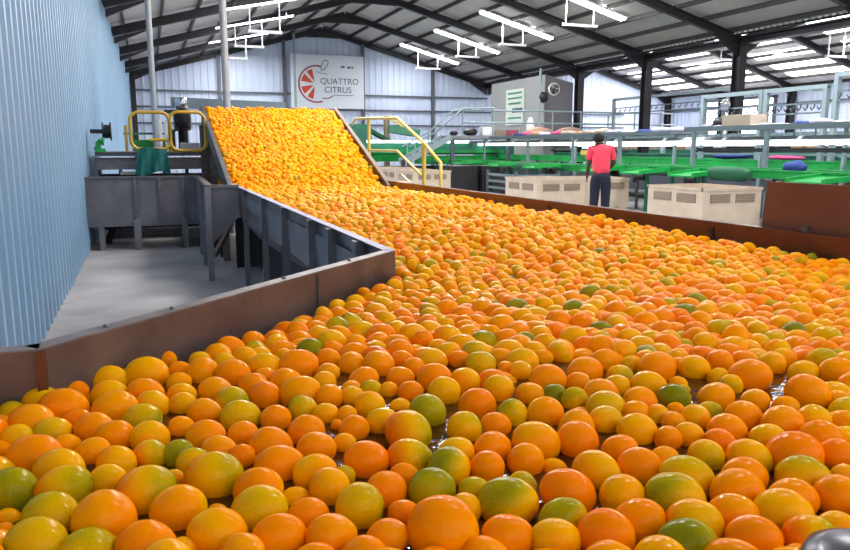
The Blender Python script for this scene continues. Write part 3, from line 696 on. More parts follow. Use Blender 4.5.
for n_, (i, x, y, sz) in enumerate(info):
    tag(fruit_object(F[i], 1000 + i), label_of[i], 'orange', 'oranges floating in the trough')
V_, F_, R_s, RS = [], [], [], []; base = 0
def heap(lst, S):
    global base
    for n_, f in enumerate(lst):
        V, r1, r2 = fruit(S[0], f[:3], f[3], f[4], f[5], f[6], np.random.RandomState(9000 + n_ + base), None)
        V_.append(V); F_.append(S[1] + base); R_s.append(r1); RS.append(r2); base += len(V)
heap([F[i] for i in order[300:] if True], SL); heap(rmp, SL); heap(low, SL2)
V = np.concatenate(V_); Fc = np.concatenate(F_)
me = bpy.data.meshes.new('orange_heap'); me.vertices.add(len(V)); me.vertices.foreach_set('co', (V + np.array([-1.9, -5, .5])).astype(np.float32).ravel())
me.loops.add(len(Fc) * 3); me.loops.foreach_set('vertex_index', Fc.astype(np.int32).ravel())
me.polygons.add(len(Fc)); me.polygons.foreach_set('loop_start', (np.arange(len(Fc)) * 3).astype(np.int32)); me.polygons.foreach_set('loop_total', np.full(len(Fc), 3, np.int32))
me.update(calc_edges=True); me.validate()
me.polygons.foreach_set('use_smooth', np.ones(len(me.polygons), bool))
set_attr(me, np.concatenate(R_s), np.concatenate(RS)); me.materials.append(PEEL)
o = bpy.data.objects.new('orange_heap', me); COL.objects.link(o); o.location = (1.9, 5, -.5 + EYE)
tag(o, 'dense mass of oranges filling the trough beyond the foreground and covering the ramp', 'oranges'); o['kind'] = 'stuff'

# ------------------------------------------------------------------ catch tank and walkway at the left
tk = thing('catch_tank', (-.15, 10.9, FL), 'dull grey steel catch tank on legs between the left wall and the trough', 'tank')
TZ = -.415; TBm = -1.08
MB().box((-.82, 10.85, TBm), (.62, 10.87, TZ)).build('front_panel', M['tank'], tk)
MB().box((-.82, 10.80, TZ), (.64, 10.90, TZ + .02)).build('top_rail', M['steel'], tk)
MB().slab([(.61, 10.85), (.63, 10.86), (.58, 8.02), (.56, 8.0)], -1.0, TZ).build('side_panel', M['tank'], tk)
MB().bar((.62, 10.9, TZ + .01), (.57, 8.0, TZ + .01), .07, .03).build('top_rail', M['steel'], tk)
MB().add([(.57, 7.99, TZ), (.87, 7.95, TZ), (.87, 7.95, -.72), (.57, 7.99, -1.02), (.57, 8.0, TZ), (.87, 7.96, TZ), (.87, 7.96, -.72), (.57, 8.0, -1.02)],
         [(3, 2, 1, 0), (4, 5, 6, 7), (0, 1, 5, 4), (1, 2, 6, 5), (2, 3, 7, 6), (3, 0, 4, 7)]).build('end_panel', M['tank'], tk)
MB().bar((.55, 7.97, TZ + .01), (.87, 7.93, TZ + .01), .07, .03).build('top_rail', M['steel'], tk)
MB().box((-.82, 11.9, TBm), (.62, 11.92, TZ - .03)).build('back_panel', M['tank'], tk)
MB().box((-.82, 10.87, TBm), (.62, 11.9, TBm + .02)).build('tank_floor', M['tank'], tk)
for x in (-.22, .10, .40): MB().box((x, 10.80, TBm), (x + .045, 10.85, TZ)).build('stiffener', M['steel'], tk)
for x, y, w in ((-.66, 10.88, .07), (-.20, 10.3 + .5, .09), (.42, 10.82, .08), (.57, 9.0, .055), (.555, 7.95, .06), (.60, 10.0, .06)):
    MB().bar((x, y, FL), (x, y, TBm + .1 if y > 9.5 else TZ), w, w).build('leg', M['tank'], tk)
MB().bar((.57, 8.02, -1.12), (.57, 8.85, -.85), .05, .04).build('brace', M['tank'], tk)
MB().bar((.60, 8.05, -1.15), (.9, 8.6, -.75), .04, .04).build('brace', M['flange'], tk)
for x in (-.45, -.15): MB().lathe((x + .01, 10.795, -.47), [(.016, 0), (.016, -.02), (.008, -.026)], 'y', 8).build('bolt', M['flange'], tk)
# things stored under and behind the tank
for (x0, x1, y, z, m, l) in ((-.6, .45, 12.3, FL, 'steel', 'lower'), (-.55, .4, 12.6, FL + .14, 'tank', 'upper')):
    tag(box((x0, y, z), (x1, y + .16, z + .13), .01).build('steel_channel', M[m]), 'grey steel channel lying in the dark under the catch tank, the %s one' % l, 'beam')
tag(MB().tube([(-.62, 11.3, FL + .05), (-.5, 11.25, FL + .35), (-.42, 11.2, FL + .28)], .05, 8).build('rubber_hose', M['reel']), 'black hose end hanging beside the left leg under the tank', 'hose')
# walkway beams
wk = thing('walkway', (-.02, 11.9, -.4), 'grey channel walkway deck above the catch tank, behind the yellow guard rail', 'walkway')
for z0, z1, y in ((-.07, -.13, 11.55), (-.15, -.325, 11.6)):
    MB().box((-.72, y, z1), (.74, y + .03, z0)).build('channel', M['tank'], wk)
    MB().box((-.72, y - .05, z0 - .012), (.74, y + .03, z0)).build('lip', M['flange'] if z1 < -.2 else M['steel'], wk)
MB().box((-.72, 11.63, -.09), (.74, 13.55, -.07)).build('deck', M['steel'], wk)
for x in (-.70, -.42, -.02, .18, .5): MB().box((x, 11.6, -.41), (x + .05, 11.66, -.325)).build('foot', M['black'], wk)
MB().box((-.8, 13.6, FL + 1.4 - EYE), (.86, 13.64, -.45)).build('shade_panel', M['black'], wk)  # added black panel, shuts off the brightness behind tank and walkway
MB().box((-.40, 11.58, -.40), (-.05, 11.6, -.355)).build('cross_bar', M['bin'], wk)
# yellow guard rail: two rounded loops on posts
gr = thing('guard_rail', (.27, 11.35, -.1), 'worn yellow guard rail of two rounded pipe loops beside the ramp', 'guard rail')
def loop(x0, x1, z0, z1, y, r=.12):
    pts = []
    for cx_, cz_, a0 in ((x1 - r, z1 - r, 0), (x0 + r, z1 - r, 90), (x0 + r, z0 + r, 180), (x1 - r, z0 + r, 270)):
        for k in range(7): a = R_(a0 + 15 * k); pts.append((cx_ + r * math.cos(a), y, cz_ + r * math.sin(a)))
    return pts
MB().tube(loop(-.22, .31, -.03, .485, 11.3), .024, 8, closed=True).build('pipe_loop', M['yellow'], gr)
MB().tube(loop(.31, .80, -.05, .495, 11.3), .024, 8, closed=True).build('pipe_loop', M['yellow'], gr)
for x in (-.28, .31): MB().tube([(x, 11.33, -.07), (x, 11.33, .47 if x > 0 else .3)], .026 if x > 0 else .02, 8).build('post', M['yellow'], gr)
MB().tube([(.02, 11.3, .10), (.28, 11.3, .105)], .022, 8).build('stub_pipe', M['yellow'], gr)
# teal cloth hung over the rail
cl = MB(); NX, NZ = 18, 12; vs = []
for side in (0, 1):
    for j in range(NZ + 1):
        for i in range(NX + 1):
            u, v = i / NX, j / NZ
            x = -.19 + .10 * (1 - v) * (1 - u) * .6 + u * (.48 - .05 * (1 - v)); z = -.0 - v * (.37 + .03 * math.sin(u * 7)) - .05 * abs(u - .35) * (1 - v)
            y = 11.17 - .05 * v + .035 * math.sin(u * 14 + v * 3) * (.3 + v) + .02 * math.sin(u * 31) * v + side * .012
            vs.append((x, y, z))
W1 = NX + 1; S1 = W1 * (NZ + 1)
fs = [(j * W1 + i, (j + 1) * W1 + i, (j + 1) * W1 + i + 1, j * W1 + i + 1) for j in range(NZ) for i in range(NX)]
fs += [tuple(k + S1 for k in f[::-1]) for f in fs]
cl.add(vs, fs, True)
tag(cl.build('hanging_cloth', M['teal']), 'dark teal cloth hanging under the yellow guard rail in front of the walkway', 'cloth')
# hose reel and green valve on the left wall
hr = thing('hose_reel', (-.62, 11.6, .07), 'black hose reel mounted on the pale blue left wall', 'hose reel')
for y in (0, .10): MB().lathe((-.60 + y, 11.6, .22), [(.02, 0), (.13, 0), (.13, .02), (.02, .02)], 'x', 20).build('flange', M['reel'], hr)
MB().lathe((-.60, 11.6, .22), [(.09, .02), (.10, .05), (.09, .10)], 'x', 20).build('drum', M['reel'], hr)
MB().box((-.76, 11.57, .19), (-.60, 11.63, .25)).build('bracket', M['reel'], hr)
vl = thing('green_valve', (-.62, 11.4, -.1), 'bright green hand valve and pipe fitting low on the left wall', 'valve')
MB().tube([(-.66, 11.5, -.07), (-.66, 11.5, .06), (-.62, 11.5, .09)], .035, 8).build('pipe', M['green'], vl)
MB().lathe((-.60, 11.48, .08), [(.02, -.02), (.06, -.015), (.06, .015), (.02, .02)], 'x', 14).build('handwheel', M['green'], vl)
MB().box((-.70, 11.46, -.07), (-.57, 11.54, -.02)).build('valve_body', M['green'], vl)
tag(MB().tube([(-.64, 11.55, .06), (-.72, 11.7, -.02), (-.70, 11.75, -.06)], .02, 6).build('white_hose', M['white']), 'short white hose curling beside the green valve', 'hose')
# green machine and pump behind the rail
gm_ = thing('green_machine', (0, 13.3, -.1), 'low bright green machine frame seen through the yellow guard rail', 'machine')
box((-.22, 13.2, -.08), (.36, 13.7, .12), .01).build('body', M['green'], gm_)
MB().box((-.36, 13.1, .20), (.40, 13.14, .235)).build('top_bar', M['green2'], gm_)
for x in (-.34, -.24, .36): MB().box((x, 13.12, -.1), (x + .03, 13.15, .22)).build('upright', M['shelf'], gm_)
pu = thing('pump_unit', (.62, 12.9, -.07), 'dark electric motor and pump stack beside the top of the ramp', 'pump')
MB().lathe((.56, 12.95, .60), [(.04, 0), (.10, .02), (.10, .16), (.075, .2), (.02, .21)], n=16).build('motor_cap', M['chrome'], pu)
mo = MB().lathe((.56, 12.95, .26), [(.08, -.33), (.08, 0), (.13, .02), (.14, .2), (.12, .34)], n=16).build('motor', M['black'], pu)
for k in range(9): MB().lathe((.56, 12.95, .29 + k * .03), [(.135, 0), (.155, .005), (.135, .01)], n=16).build('fin', M['reel'], mo)
MB().box((.28, 12.9, .50), (.46, 13.0, .60), .01).build('terminal_box', M['reel'], pu)
MB().box((.50, 12.75, -.07), (.80, 13.1, .07), .01).build('base', M['beigepost'], pu)
for x, z in ((.20, .44), (.30, .40), (.36, .30)): MB().tube([(x, 12.95, -.07), (x, 12.95, z)], .035, 8).build('pipe', M['white'] if x < .33 else M['chrome'], pu)
MB().tube([(.40, 12.8, -.07), (.40, 12.8, .25), (.48, 12.8, .3)], .03, 8).build('pipe', M['black'], pu)
tag(MB().lathe((.14, 12.95, -.07), [(.05, 0), (.05, .28), (.02, .34), (.02, .38)], n=12).build('filter_bottle', M['reel']), 'small dark filter housing standing left of the white pump pipes', 'filter')
# ------------------------------------------------------------------ stairs with yellow rails right of the ramp
sr = thing('stair_rail', (3.4, 10, -.9), 'yellow pipe handrail of the steps running down beside the right of the ramp', 'handrail')
X0 = 3.45
MB().tube([(X0, 12.96, .40), (X0, 12.7, .49), (X0, 10.4, .42), (X0, 9.27, .053), (X0, 8.66, -.20), (X0, 8.65, -.50)], .022, 8).build('top_pipe', M['yellow2'], sr)
MB().tube([(X0, 12.2, -.055), (X0, 10.4, -.058), (X0, 9.27, -.41)], .02, 8).build('mid_pipe', M['yellow2'], sr)
for y, z0, z1, r in ((11.9, -.5, .48, .03), (9.27, -.62, .05, .03)): MB().tube([(X0, y, z0), (X0, y, z1)], r, 8).build('post', M['yellow2'], sr)
stp = thing('access_steps', (3.8, 10, FL), 'pale steel access steps beside the ramp, under the yellow handrail', 'steps')
for k in range(5): MB().box((3.3, 9.0 + k * .55, -1.2 + k * .15), (4.0, 9.45 + k * .55, -1.16 + k * .15)).build('tread', M['bin'], stp)
for x in (3.32, 3.98): MB().bar((x, 8.9, -1.32), (x, 11.8, -.52), .03, .16).build('stringer', M['bin'], stp)
# ------------------------------------------------------------------ plastic bins
def make_bin(x, y, label, rot=0, sx=1.2, sy=1.35, h=.74, zt=-.655):
    t = thing('fruit_bin', (x, y, FL), label, 'bin', 'cream fruit bins behind the trough')
    z0 = zt - h; b = MB()
    for s in (0, 1):
        b.box((x, y + s * (sy - .04), z0 + .1), (x + sx, y + s * (sy - .04) + .04, zt)); b.box((x + s * (sx - .04), y + .04, z0 + .1), (x + s * (sx - .04) + .04, y + sy - .04, zt))
    b.box((x + .04, y + .04, z0 + .1), (x + sx - .04, y + sy - .04, z0 + .13)); b.build('tub', M['bin'], t)
    r = MB()
    for s in (0, 1): r.box((x - .015, y - .015 + s * (sy - .02), zt - .045), (x + sx + .015, y + .035 + s * (sy - .02), zt)); r.box((x - .015 + s * (sx - .02), y, zt - .045), (x + .035 + s * (sx - .02), y + sy, zt))
    r.build('rim', M['bin'], t)
    for s in (.05, .42, .79):
        for q in (0, 1): MB().box((x + s * sx, y + q * (sy - .16), z0), (x + s * sx + .18, y + .16 + q * (sy - .16), z0 + .1)).build('foot', M['bin'], t)
    for u in (.12, .55):
        for nm_, fn in (('front', lambda a, b_, c, d: ((x + a * sx, y - .012, c), (x + b_ * sx, y - .001, d))), ('side', lambda a, b_, c, d: ((x - .012, y + a * sy, c), (x - .001, y + b_ * sy, d)))):
            A, B = fn(u, u + .33, zt - .24, zt - .10); vt = MB().box(A, B).build('slotted_vent', M['vent'], t)
            g = MB()
            for k in range(5):
                A, B = fn(u, u + .33, zt - .225 + k * .028, zt - .219 + k * .028); A = tuple(c - (.006 if (j == 1 and nm_ == 'front') or (j == 0 and nm_ == 'side') else 0) for j, c in enumerate(A)); g.box(A, B)
            g.build('vent_bar', M['cartonb'], vt)
    return t
make_bin(8.3, 9.45, 'cream plastic fruit bin nearest the camera, right of the worker in red', sy=1.4)
make_bin(7.46, 13.35, 'cream plastic fruit bin left of the worker, showing two slotted vents', sy=1.45, sx=1.15)
make_bin(8.68, 13.45, 'cream plastic fruit bin partly hidden behind the worker in red', sy=1.2, sx=1.1)
for k, (yy, l) in enumerate(((19.2, 'nearest of the far row'), (20.8, 'second of the far row'), (22.4, 'farthest, beside the yellow stair rail'))):
    make_bin(6.85, yy, 'small-looking cream bin far behind the ramp, ' + l, sy=1.45, sx=1.1)
sb = thing('steel_crate', (8.6, 17, FL), 'dark slatted metal crate stand between the far bins and the nearer bins', 'crate')
for x in (8.5, 9.7):
    for y in (16.3, 17.9): MB().bar((x, y, FL), (x, y, -.6), .07, .07).build('post', M['girt'], sb)
for k in range(4): MB().box((8.48, 16.28, -1.25 + k * .17), (8.52, 17.92, -1.19 + k * .17)).build('slat', M['shelf'], sb)
for k in range(4): MB().box((8.48, 16.26, -1.25 + k * .17), (9.72, 16.30, -1.19 + k * .17)).build('slat', M['shelf'], sb)
MB().box((8.55, 16.4, -1.2), (9.65, 17.8, -.75)).build('dark_content', M['black'], sb)
# ------------------------------------------------------------------ grading lines: long conveyors running down the hall
def conveyor(x, w, z, h, y0, y1, m, label, belt='belt', legs=3.0):
    t = thing('grading_conveyor', (x, (y0 + y1) / 2, FL), label, 'conveyor', 'long green conveyors of the grading hall')
    for s in (-1, 1):
        MB().box((x + s * w / 2 - .03, y0, z - h), (x + s * w / 2 + .03, y1, z)).build('side_rail', M[m], t)
        MB().box((x + s * w / 2 - .05, y0, z - .02), (x + s * w / 2 + .05, y1, z + .015)).build('rail_lip', M[m], t)
    MB().box((x - w / 2 + .03, y0 + .05, z - .10), (x + w / 2 - .03, y1 - .05, z - .06)).build('belt', M[belt], t)
    y = y0 + .3
    while y < y1:
        for s in (-1, 1): MB().bar((x + s * (w / 2 - .02), y, FL), (x + s * (w / 2 - .02), y, z - h), .07, .07).build('leg', M['green2'], t)
        MB().bar((x - w / 2, y, -1.0), (x + w / 2, y, -1.0), .05, .05).build('cross_bar', M['green2'], t)
        y += legs
    if x > 12: MB().box((x - w / 2, y0 + .2, -1.15), (x + w / 2, y1 - .2, -.75)).build('under_shade_box', M['girt'], t)  # dark box added to stand in for the shade below the line
    return t
conveyor(10.9, .9, -.42, .14, 6.6, 15.4, 'green', 'bright green tray conveyor nearest the bins, to the right of the worker')
conveyor(11.0, .8, -.48, .16, 15.8, 27.5, 'green', 'bright green tray conveyor to the left of the worker')
conveyor(13.05, .8, -.30, .16, 5.8, 28, 'green', 'bright green conveyor second from the bins')
conveyor(14.2, .7, -.20, .16, 5.8, 23.6, 'green2', 'teal green conveyor in the middle of the grading hall')
conveyor(17.3, 1.2, -.10, .22, 8, 31, 'green2', 'tall teal green conveyor beyond the valley columns')
conveyor(20.3, 1.0, -.16, .22, 12, 31, 'green2', 'farthest teal green conveyor, along the row of cartons')
# chutes: small green trays stepping off the lines
def chute(x, y, z, label, m='green', L=.7):
    t = thing('green_chute', (x, y, FL), label, 'chute', 'small green chutes beside the conveyors')
    MB().add([(x - .5, y, z - .07), (x + .3, y, z), (x + .3, y + L, z), (x - .5, y + L, z - .07), (x - .5, y, z - .10), (x + .3, y, z - .03), (x + .3, y + L, z - .03), (x - .5, y + L, z - .10)],
             [(0, 1, 2, 3), (7, 6, 5, 4), (0, 4, 5, 1), (1, 5, 6, 2), (2, 6, 7, 3), (3, 7, 4, 0)]).build('tray', M[m], t)
    for s in (0, 1): MB().bar((x - .5, y + s * L, z - .06), (x + .3, y + s * L, z + .01), .03, .08).build('side_lip', M[m], t)
    MB().box((x - .06, y + L / 2 - .03, FL), (x, y + L / 2 + .03, z - .1)).build('leg', M['green2'], t)
for (y, l) in ((8.4, 'behind the brown board'), (11.3, 'right of the nearest bin vent'), (12.9, 'above the nearest cream bin'), (14.5, 'right beside the worker'), (17.4, 'just left of the worker'), (19.6, 'above the left cream bin'), (22.4, 'left of the grey frame posts'), (25.4, 'far left end of the line')):
    chute(10.12, y, -.47, 'bright green sloping chute on the near conveyor, ' + l)
# rolls and sacks lying on the lines
def lump(name, x, y, z, r, m, label, cat, seed=0, grp=None):
    return tag(MB().blob((x, y, z + r[2]), r, 14, 9, .12, seed).build(name, M[m]), label, cat, grp)
tag(MB().tube([(10.1, 10.35, -.50), (10.1, 10.5, -.50), (10.12, 11.3, -.50), (10.12, 11.45, -.50)], [.07, .13, .13, .07], 14).build('cloth_roll', M['dgreen']), 'dark green cloth roll lying above the nearest cream bin', 'roll')
tag(MB().tube([(10.1, 18.1, -.55), (10.1, 18.3, -.55), (10.1, 19.2, -.55), (10.1, 19.4, -.55)], [.06, .12, .12, .06], 14).build('cloth_roll', M['dgreen']), 'dark green cloth roll left of the worker, above the cream bins', 'roll')
lump('blue_sack', 10.85, 10.08, -.485, (.17, .21, .12), 'bluec', 'small dark blue sack above the right corner of the nearest bin', 'sack', 3)
lump('magenta_bag', 13.05, 12.4, -.28, (.2, .5, .05), 'magenta', 'flat magenta bag lying on the second green conveyor', 'bag', 5)
lump('dark_bag', 13.05, 14.0, -.28, (.25, .6, .07), 'bluec', 'flat dark blue bag lying on the second green conveyor', 'bag', 6)
for k, (y, l) in enumerate(((9.6, 'toward the right edge'), (16.0, 'right of the worker'), (20.4, 'behind the worker'), (23.5, 'left of the worker'))):
    lump('dark_bundle', 14.2, y, -.19, (.3, .8, .08), 'belt', 'long low dark bundle on the teal conveyor, ' + l, 'bundle', 10 + k)
lump('lime_bundle', 13.05, 10.4, -.28, (.3, .7, .08), 'signgreen', 'dull olive green mound on the second green conveyor near the right edge', 'bundle', 30)
tag(MB().box((12.8, 19.4, -.24), (13.2, 20.2, -.10)).build('yellow_box', M['yellow2']), 'small yellow box on the conveyor just left of the worker', 'box')
for j, (y, l) in enumerate(((7.9, 'at the right edge'), (9.9, 'left of the brown board'), (12.2, 'above the nearest bin'), (13.9, 'right of the worker'), (15.0, 'beside the worker'), (17.9, 'left of the worker'), (20.6, 'above the left bins'), (23.9, 'far left on the line'))):
    dm = thing('drive_motor', (10.5, y, -.62), 'dark drive motor under the near green conveyor, ' + l, 'motor', 'drive motors of the near line')
    MB().lathe((10.42, y, -.66), [(.05, -.16), (.09, -.14), (.09, .12), (.04, .16)], 'y', 12).build('motor_body', M['black'], dm)
    MB().box((10.34, y + .18, -.80), (10.5, y + .36, -.56), .01).build('gearbox', M['girt'], dm)
    MB().box((10.40, y + .1, FL), (10.44, y + .16, -.7)).build('stand', M['girt'], dm)
# grey gantry: posts, top shelf rail and bright tube lights over the grading tables
gy = thing('gantry_frame', (11.7, 11, FL), 'blue-grey steel gantry with wide posts over the near grading table, right half of the photo', 'gantry')
for y, w in ((11.35, .10), (13.45, .09), (9.0, .07), (6.9, .09)): MB().box((11.45, y, FL), (11.52, y + w, .44)).build('post', M['post'], gy)
for y in (12.4, 10.35): MB().box((12.35, y, FL), (12.42, y + .06, .42)).build('post', M['post'], gy)
MB().box((11.4, 6.6, .34), (11.6, 13.75, .44)).build('top_rail', M['shelf'], gy)
MB().box((12.3, 6.6, .36), (12.5, 13.75, .44)).build('top_rail', M['shelf'], gy)
MB().box((11.6, 6.6, .38), (12.3, 13.7, .41)).build('shelf_board', M['deck'], gy)
MB().box((11.47, 6.8, -.16), (11.53, 13.5, -.12)).build('mid_rail', M['post'], gy)
MB().box((11.60, 6.8, -.10), (11.63, 13.5, -.02)).build('guard_board', M['belt'], gy)
gy2 = thing('gantry_frame', (11.7, 20, FL), 'blue-grey steel gantry with slim posts over the grading table, from the worker leftwards', 'gantry')
for y, w in ((16.2, .13), (16.9, .06), (18.5, .08), (21.2, .10), (24.5, .09), (28, .1)): MB().box((11.45, y, FL), (11.51, y + w, .40)).build('post', M['post'], gy2)
MB().box((11.4, 14.2, .29), (11.6, 29.0, .37)).build('top_rail', M['shelf'], gy2)
MB().box((12.3, 14.2, .29), (12.5, 29.0, .37)).build('top_rail', M['shelf'], gy2)
MB().box((11.6, 14.3, .31), (12.3, 28.9, .34)).build('shelf_board', M['deck'], gy2)
for y in (15.2, 19.8, 22.8, 26.3): MB().box((12.36, y, FL), (12.42, y + .07, .3)).build('post', M['post'], gy2)
gy3 = thing('gantry_frame', (15.2, 18, FL), 'pale steel gantry standing farther back behind the bright tube lights', 'gantry')
for y in (10.8, 11.6, 15, 19, 23): MB().box((15.0, y, FL), (15.1, y + .12, .32)).build('post', M['post'], gy3)
MB().box((14.95, 7, .28), (15.15, 23.8, .36)).build('top_rail', M['shelf'], gy3)
def table_light(x, y, z, L, label):
    t = thing('tube_light', (x, y + L / 2, z), label, 'light', 'tube lights over the grading tables')
    MB().prism([(x - .16, z + .02), (x + .16, z + .02), (x + .06, z + .10), (x - .06, z + .10)], lambda p, e: (p[0], y + e * L, p[1])).build('reflector', M['white'], t)
    MB().box((x - .15, y + .02, z - .07), (x + .15, y + L - .02, z + .02)).build('diffuser', M['tube2'], t)
    for s in (.1, .9): MB().tube([(x, y + s * L, z + .1), (x, y + s * L, z + .34 - (.12 if x < 12 else 0))], .012, 6).build('hanger', M['post'], t)
k = 0
where = ('at the right edge', 'right of the wide posts', 'between the wide posts', 'left of the wide posts', 'right of the worker', 'beside the worker\'s head', 'left of the worker', 'above the left bin', 'in the middle of the photo', 'left of the middle', 'near the stairs', 'beside the stair rail', 'far left end')
for row_x, row_z, y0, nn, rl in ((12.0, .12, 7.0, 11, 'near row'), (14.9, .10, 8.0, 8, 'middle row'), (18.2, .16, 10, 9, 'far row')):
    for j in range(nn):
        table_light(row_x, y0 + j * 2.02, row_z, 1.9, 'bright white tube light over the grading tables, %s, %s' % (rl, where[j]))
# parcels and wraps lying on top of the shelves
cols = ('lilac', 'bluec', 'lilac', 'white', 'cartonb', 'lilac', 'bluec', 'white', 'magenta', 'brown')
nmz = ('pale lilac', 'dark blue', 'pale lilac', 'white', 'beige', 'pale lilac', 'dark blue', 'white', 'magenta', 'brown')
for j in range(16):
    y = 7.2 + j * .42 + random.uniform(-.06, .06)
    if 12.4 < y < 13.0: continue
    q = (8, 8, 1, 7, 5, 6, 0, 7, 2, 6, 3, 5, 7, 1, 0, 2)[j]
    lump('wrapped_parcel', 11.95, y, .41, (.22, .19, random.uniform(.03, .07)), cols[q], '%s wrapped parcel on the near gantry shelf, %s from the right edge' % (nmz[q], ordn[min(j, 12)]), 'parcel', j, 'parcels on the gantry shelf')
for j in range(14):
    y = 14.6 + j * .62
    q = (0, 5, 1, 7, 5, 4, 4, 9, 4, 8, 2, 9, 8, 6)[j]
    lump('wrapped_parcel', 11.95, y, .34, (.24, .28, random.uniform(.05, .10)), cols[q], '%s wrapped parcel on the slim gantry shelf, %s from the wide post' % (nmz[q], ordn[min(j, 12)]), 'parcel', 40 + j, 'parcels on the gantry shelf')
tag(box((11.75, 12.15, .41), (12.2, 12.95, .68), .01).build('carton', M['cartonb']), 'beige cardboard carton on the gantry shelf in front of the bright doorway', 'carton')
tag(MB().blob((11.9, 13.2, .52), (.14, .16, .11), 10, 7, .1, 2).build('dark_sack', M['black']), 'black sack beside the beige carton on the gantry shelf', 'sack')
# row of cartons standing on the far conveyors
for j in range(26):
    y = 8.8 + j * .62; c = random.choice(('brown', 'cartonb', 'pinkbox', 'black', 'cartonb', 'brown', 'lilac'))
    hgt = random.uniform(.10, .2)
    n1 = dict(brown='brown', cartonb='beige', pinkbox='pale pink', black='black', lilac='lilac')[c]
    o = box((17.0, y, -.16), (17.5, y + random.uniform(.3, .52), -.04 + hgt), .01).build('carton', M[c])
    tag(o, 'small %s carton beyond the columns, %s from the right in the %s half' % (n1, ordn[j % 13], 'nearer' if j < 13 else 'farther'), 'carton', 'cartons under the tube lights')
# overhead frames with hooks above the shelves
def hook_frame(x, y0, y1, z0, z1, label, n=10):
    t = thing('overhead_frame', (x, y0, z0), label, 'frame', 'overhead hook frames')
    for y in (y0, y1): MB().box((x - .05, y - .05, z0), (x + .05, y + .05, z1)).build('post', M['post'], t)
    MB().bar((x, y0 - .05, z1), (x, y1 + .05, z1), .09, .09).build('top_bar', M['post'], t)
    MB().bar((x, y0, z1 - .05), (x, y0 + .3, z1 - .28 if 0 else z1 - .05), .06, .06).build('gusset', M['post'], t)
    for k in range(2): MB().bar((x, y0, z1 - .32 - .2 * k), (x, y1, z1 - .32 - .2 * k), .03, .035).build('line', M['shelf'], t)
    for k in range(n):
        y = y0 + (y1 - y0) * (k + .5) / n
        MB().tube([(x, y, z1 - .32), (x, y, z1 - .40), (x, y + .06, z1 - .46), (x, y + .1, z1 - .40)], .016, 5).build('hook', M['girt'], t)
hook_frame(13.0, 11.45, 13.0, -.29, 1.22, 'grey overhead frame with hooks left of the right edge, by the valley column', 9)
hook_frame(13.0, 13.14, 15.0, -.29, 1.22, 'grey overhead frame with hooks in front of the bright doorway', 8)
hook_frame(13.0, 7.6, 11.2, -.29, 1.42, 'tall grey overhead frame with hooks at the right edge of the photo', 16)
hook_frame(16.6, 18.0, 24.0, .2, 1.75, 'grey overhead hook frame behind the worker, beyond the columns', 20)
tag(MB().lathe((12.95, 14.2, .98), [(.0, -.03), (.13, -.03), (.17, 0), (.13, .03), (.0, .03)], 'x', 16).build('round_fan', M['chrome']), 'small round grey fan hanging in the overhead frame near the doorway', 'fan')
# raised walkway with stairs and railings in front of the control room
cw = thing('catwalk', (13, 24, .2), 'raised grey steel catwalk with pipe railings in front of the control room', 'catwalk')
MB().box((9.9, 24, .30), (19.5, 24.95, .40)).build('deck', M['deck'], cw)
for x in (10.0, 12.2, 14.2, 16.4, 18.6): MB().box((x, 24.1, FL), (x + .12, 24.22, .3)).build('leg', M['girt'], cw)
for z in (.85, 1.28): MB().tube([(10.4, 24.05, z), (19.4, 24.05, z)], .03, 6).build('hand_pipe', M['post'], cw)
for x in (10.4, 11.6, 12.8, 14.0, 15.2, 16.4, 17.6, 18.8): MB().tube([(x, 24.05, .4), (x, 24.05, 1.28)], .03, 6).build('post', M['post'], cw)
st_ = thing('catwalk_stairs', (9.7, 24, FL), 'pale steel stairs climbing to the left end of the catwalk', 'stairs')
for y in (24.0, 24.8):
    MB().bar((8.3, y, -.5), (9.95, y, .35), .04, .2).build('stringer', M['post'], st_)
    MB().tube([(8.4, y, .02), (9.4, y, .52), (10.4, y, 1.33), (11.6, y, 1.36)], .028, 6).build('hand_pipe', M['post'], st_)
    for x, za, zb in ((8.6, -.4, .14), (9.4, .05, .52)): MB().tube([(x, y, za), (x, y, zb)], .025, 6).build('post', M['post'], st_)
for k in range(6): MB().box((8.4 + k * .27, 24.02, -.45 + k * .14), (8.62 + k * .27, 24.78, -.42 + k * .14)).build('tread', M['deck'], st_)
for y in (24.1, 24.7): MB().box((8.35, y, FL), (8.45, y + .08, -.45)).build('leg', M['girt'], st_)
def cw_item(fn, name, m, l, c): tag(fn.build(name, M[m]), l, c, 'things on the catwalk')
cw_item(box((11.25, 24.2, .40), (11.62, 24.5, .72), .01), 'white_box', 'white', 'small white box standing on the left part of the catwalk', 'box')
cw_item(MB().blob((10.85, 24.4, .52), (.28, .2, .13), 12, 8, .1, 1), 'black_sack', 'black', 'black sack on the catwalk left of the white box', 'sack')
cw_item(MB().blob((10.2, 24.4, .48), (.15, .15, .09), 12, 8, .1, 4), 'black_sack', 'black', 'smaller black sack at the head of the stairs', 'sack')
for x, l in ((13.7, 'left'), (15.0, 'right')):
    cw_item(MB().blob((x, 24.5, .56), (.55, .3, .18), 14, 8, .1, int(x)), 'pink_bundle', 'pinkbox', 'pale pink bundle heaped on the catwalk, the %s one' % l, 'bundle')
for x, c, n1 in ((12.0, 'vent', 'brown'), (12.5, 'darkred', 'dark red'), (14.3, 'darkred', 'dark maroon'), (16.0, 'vent', 'brownish')):
    cw_item(box((x, 24.7, .40), (x + .45, 25.0, .62), .01), 'crate', c, '%s crate on the catwalk' % n1, 'crate')
cw_item(MB().lathe((13.6, 25.0, .40), [(.13, 0), (.15, .45), (.10, .6), (.06, .7)], n=14), 'milk_can', 'white', 'white can standing on the catwalk before the control room', 'can')
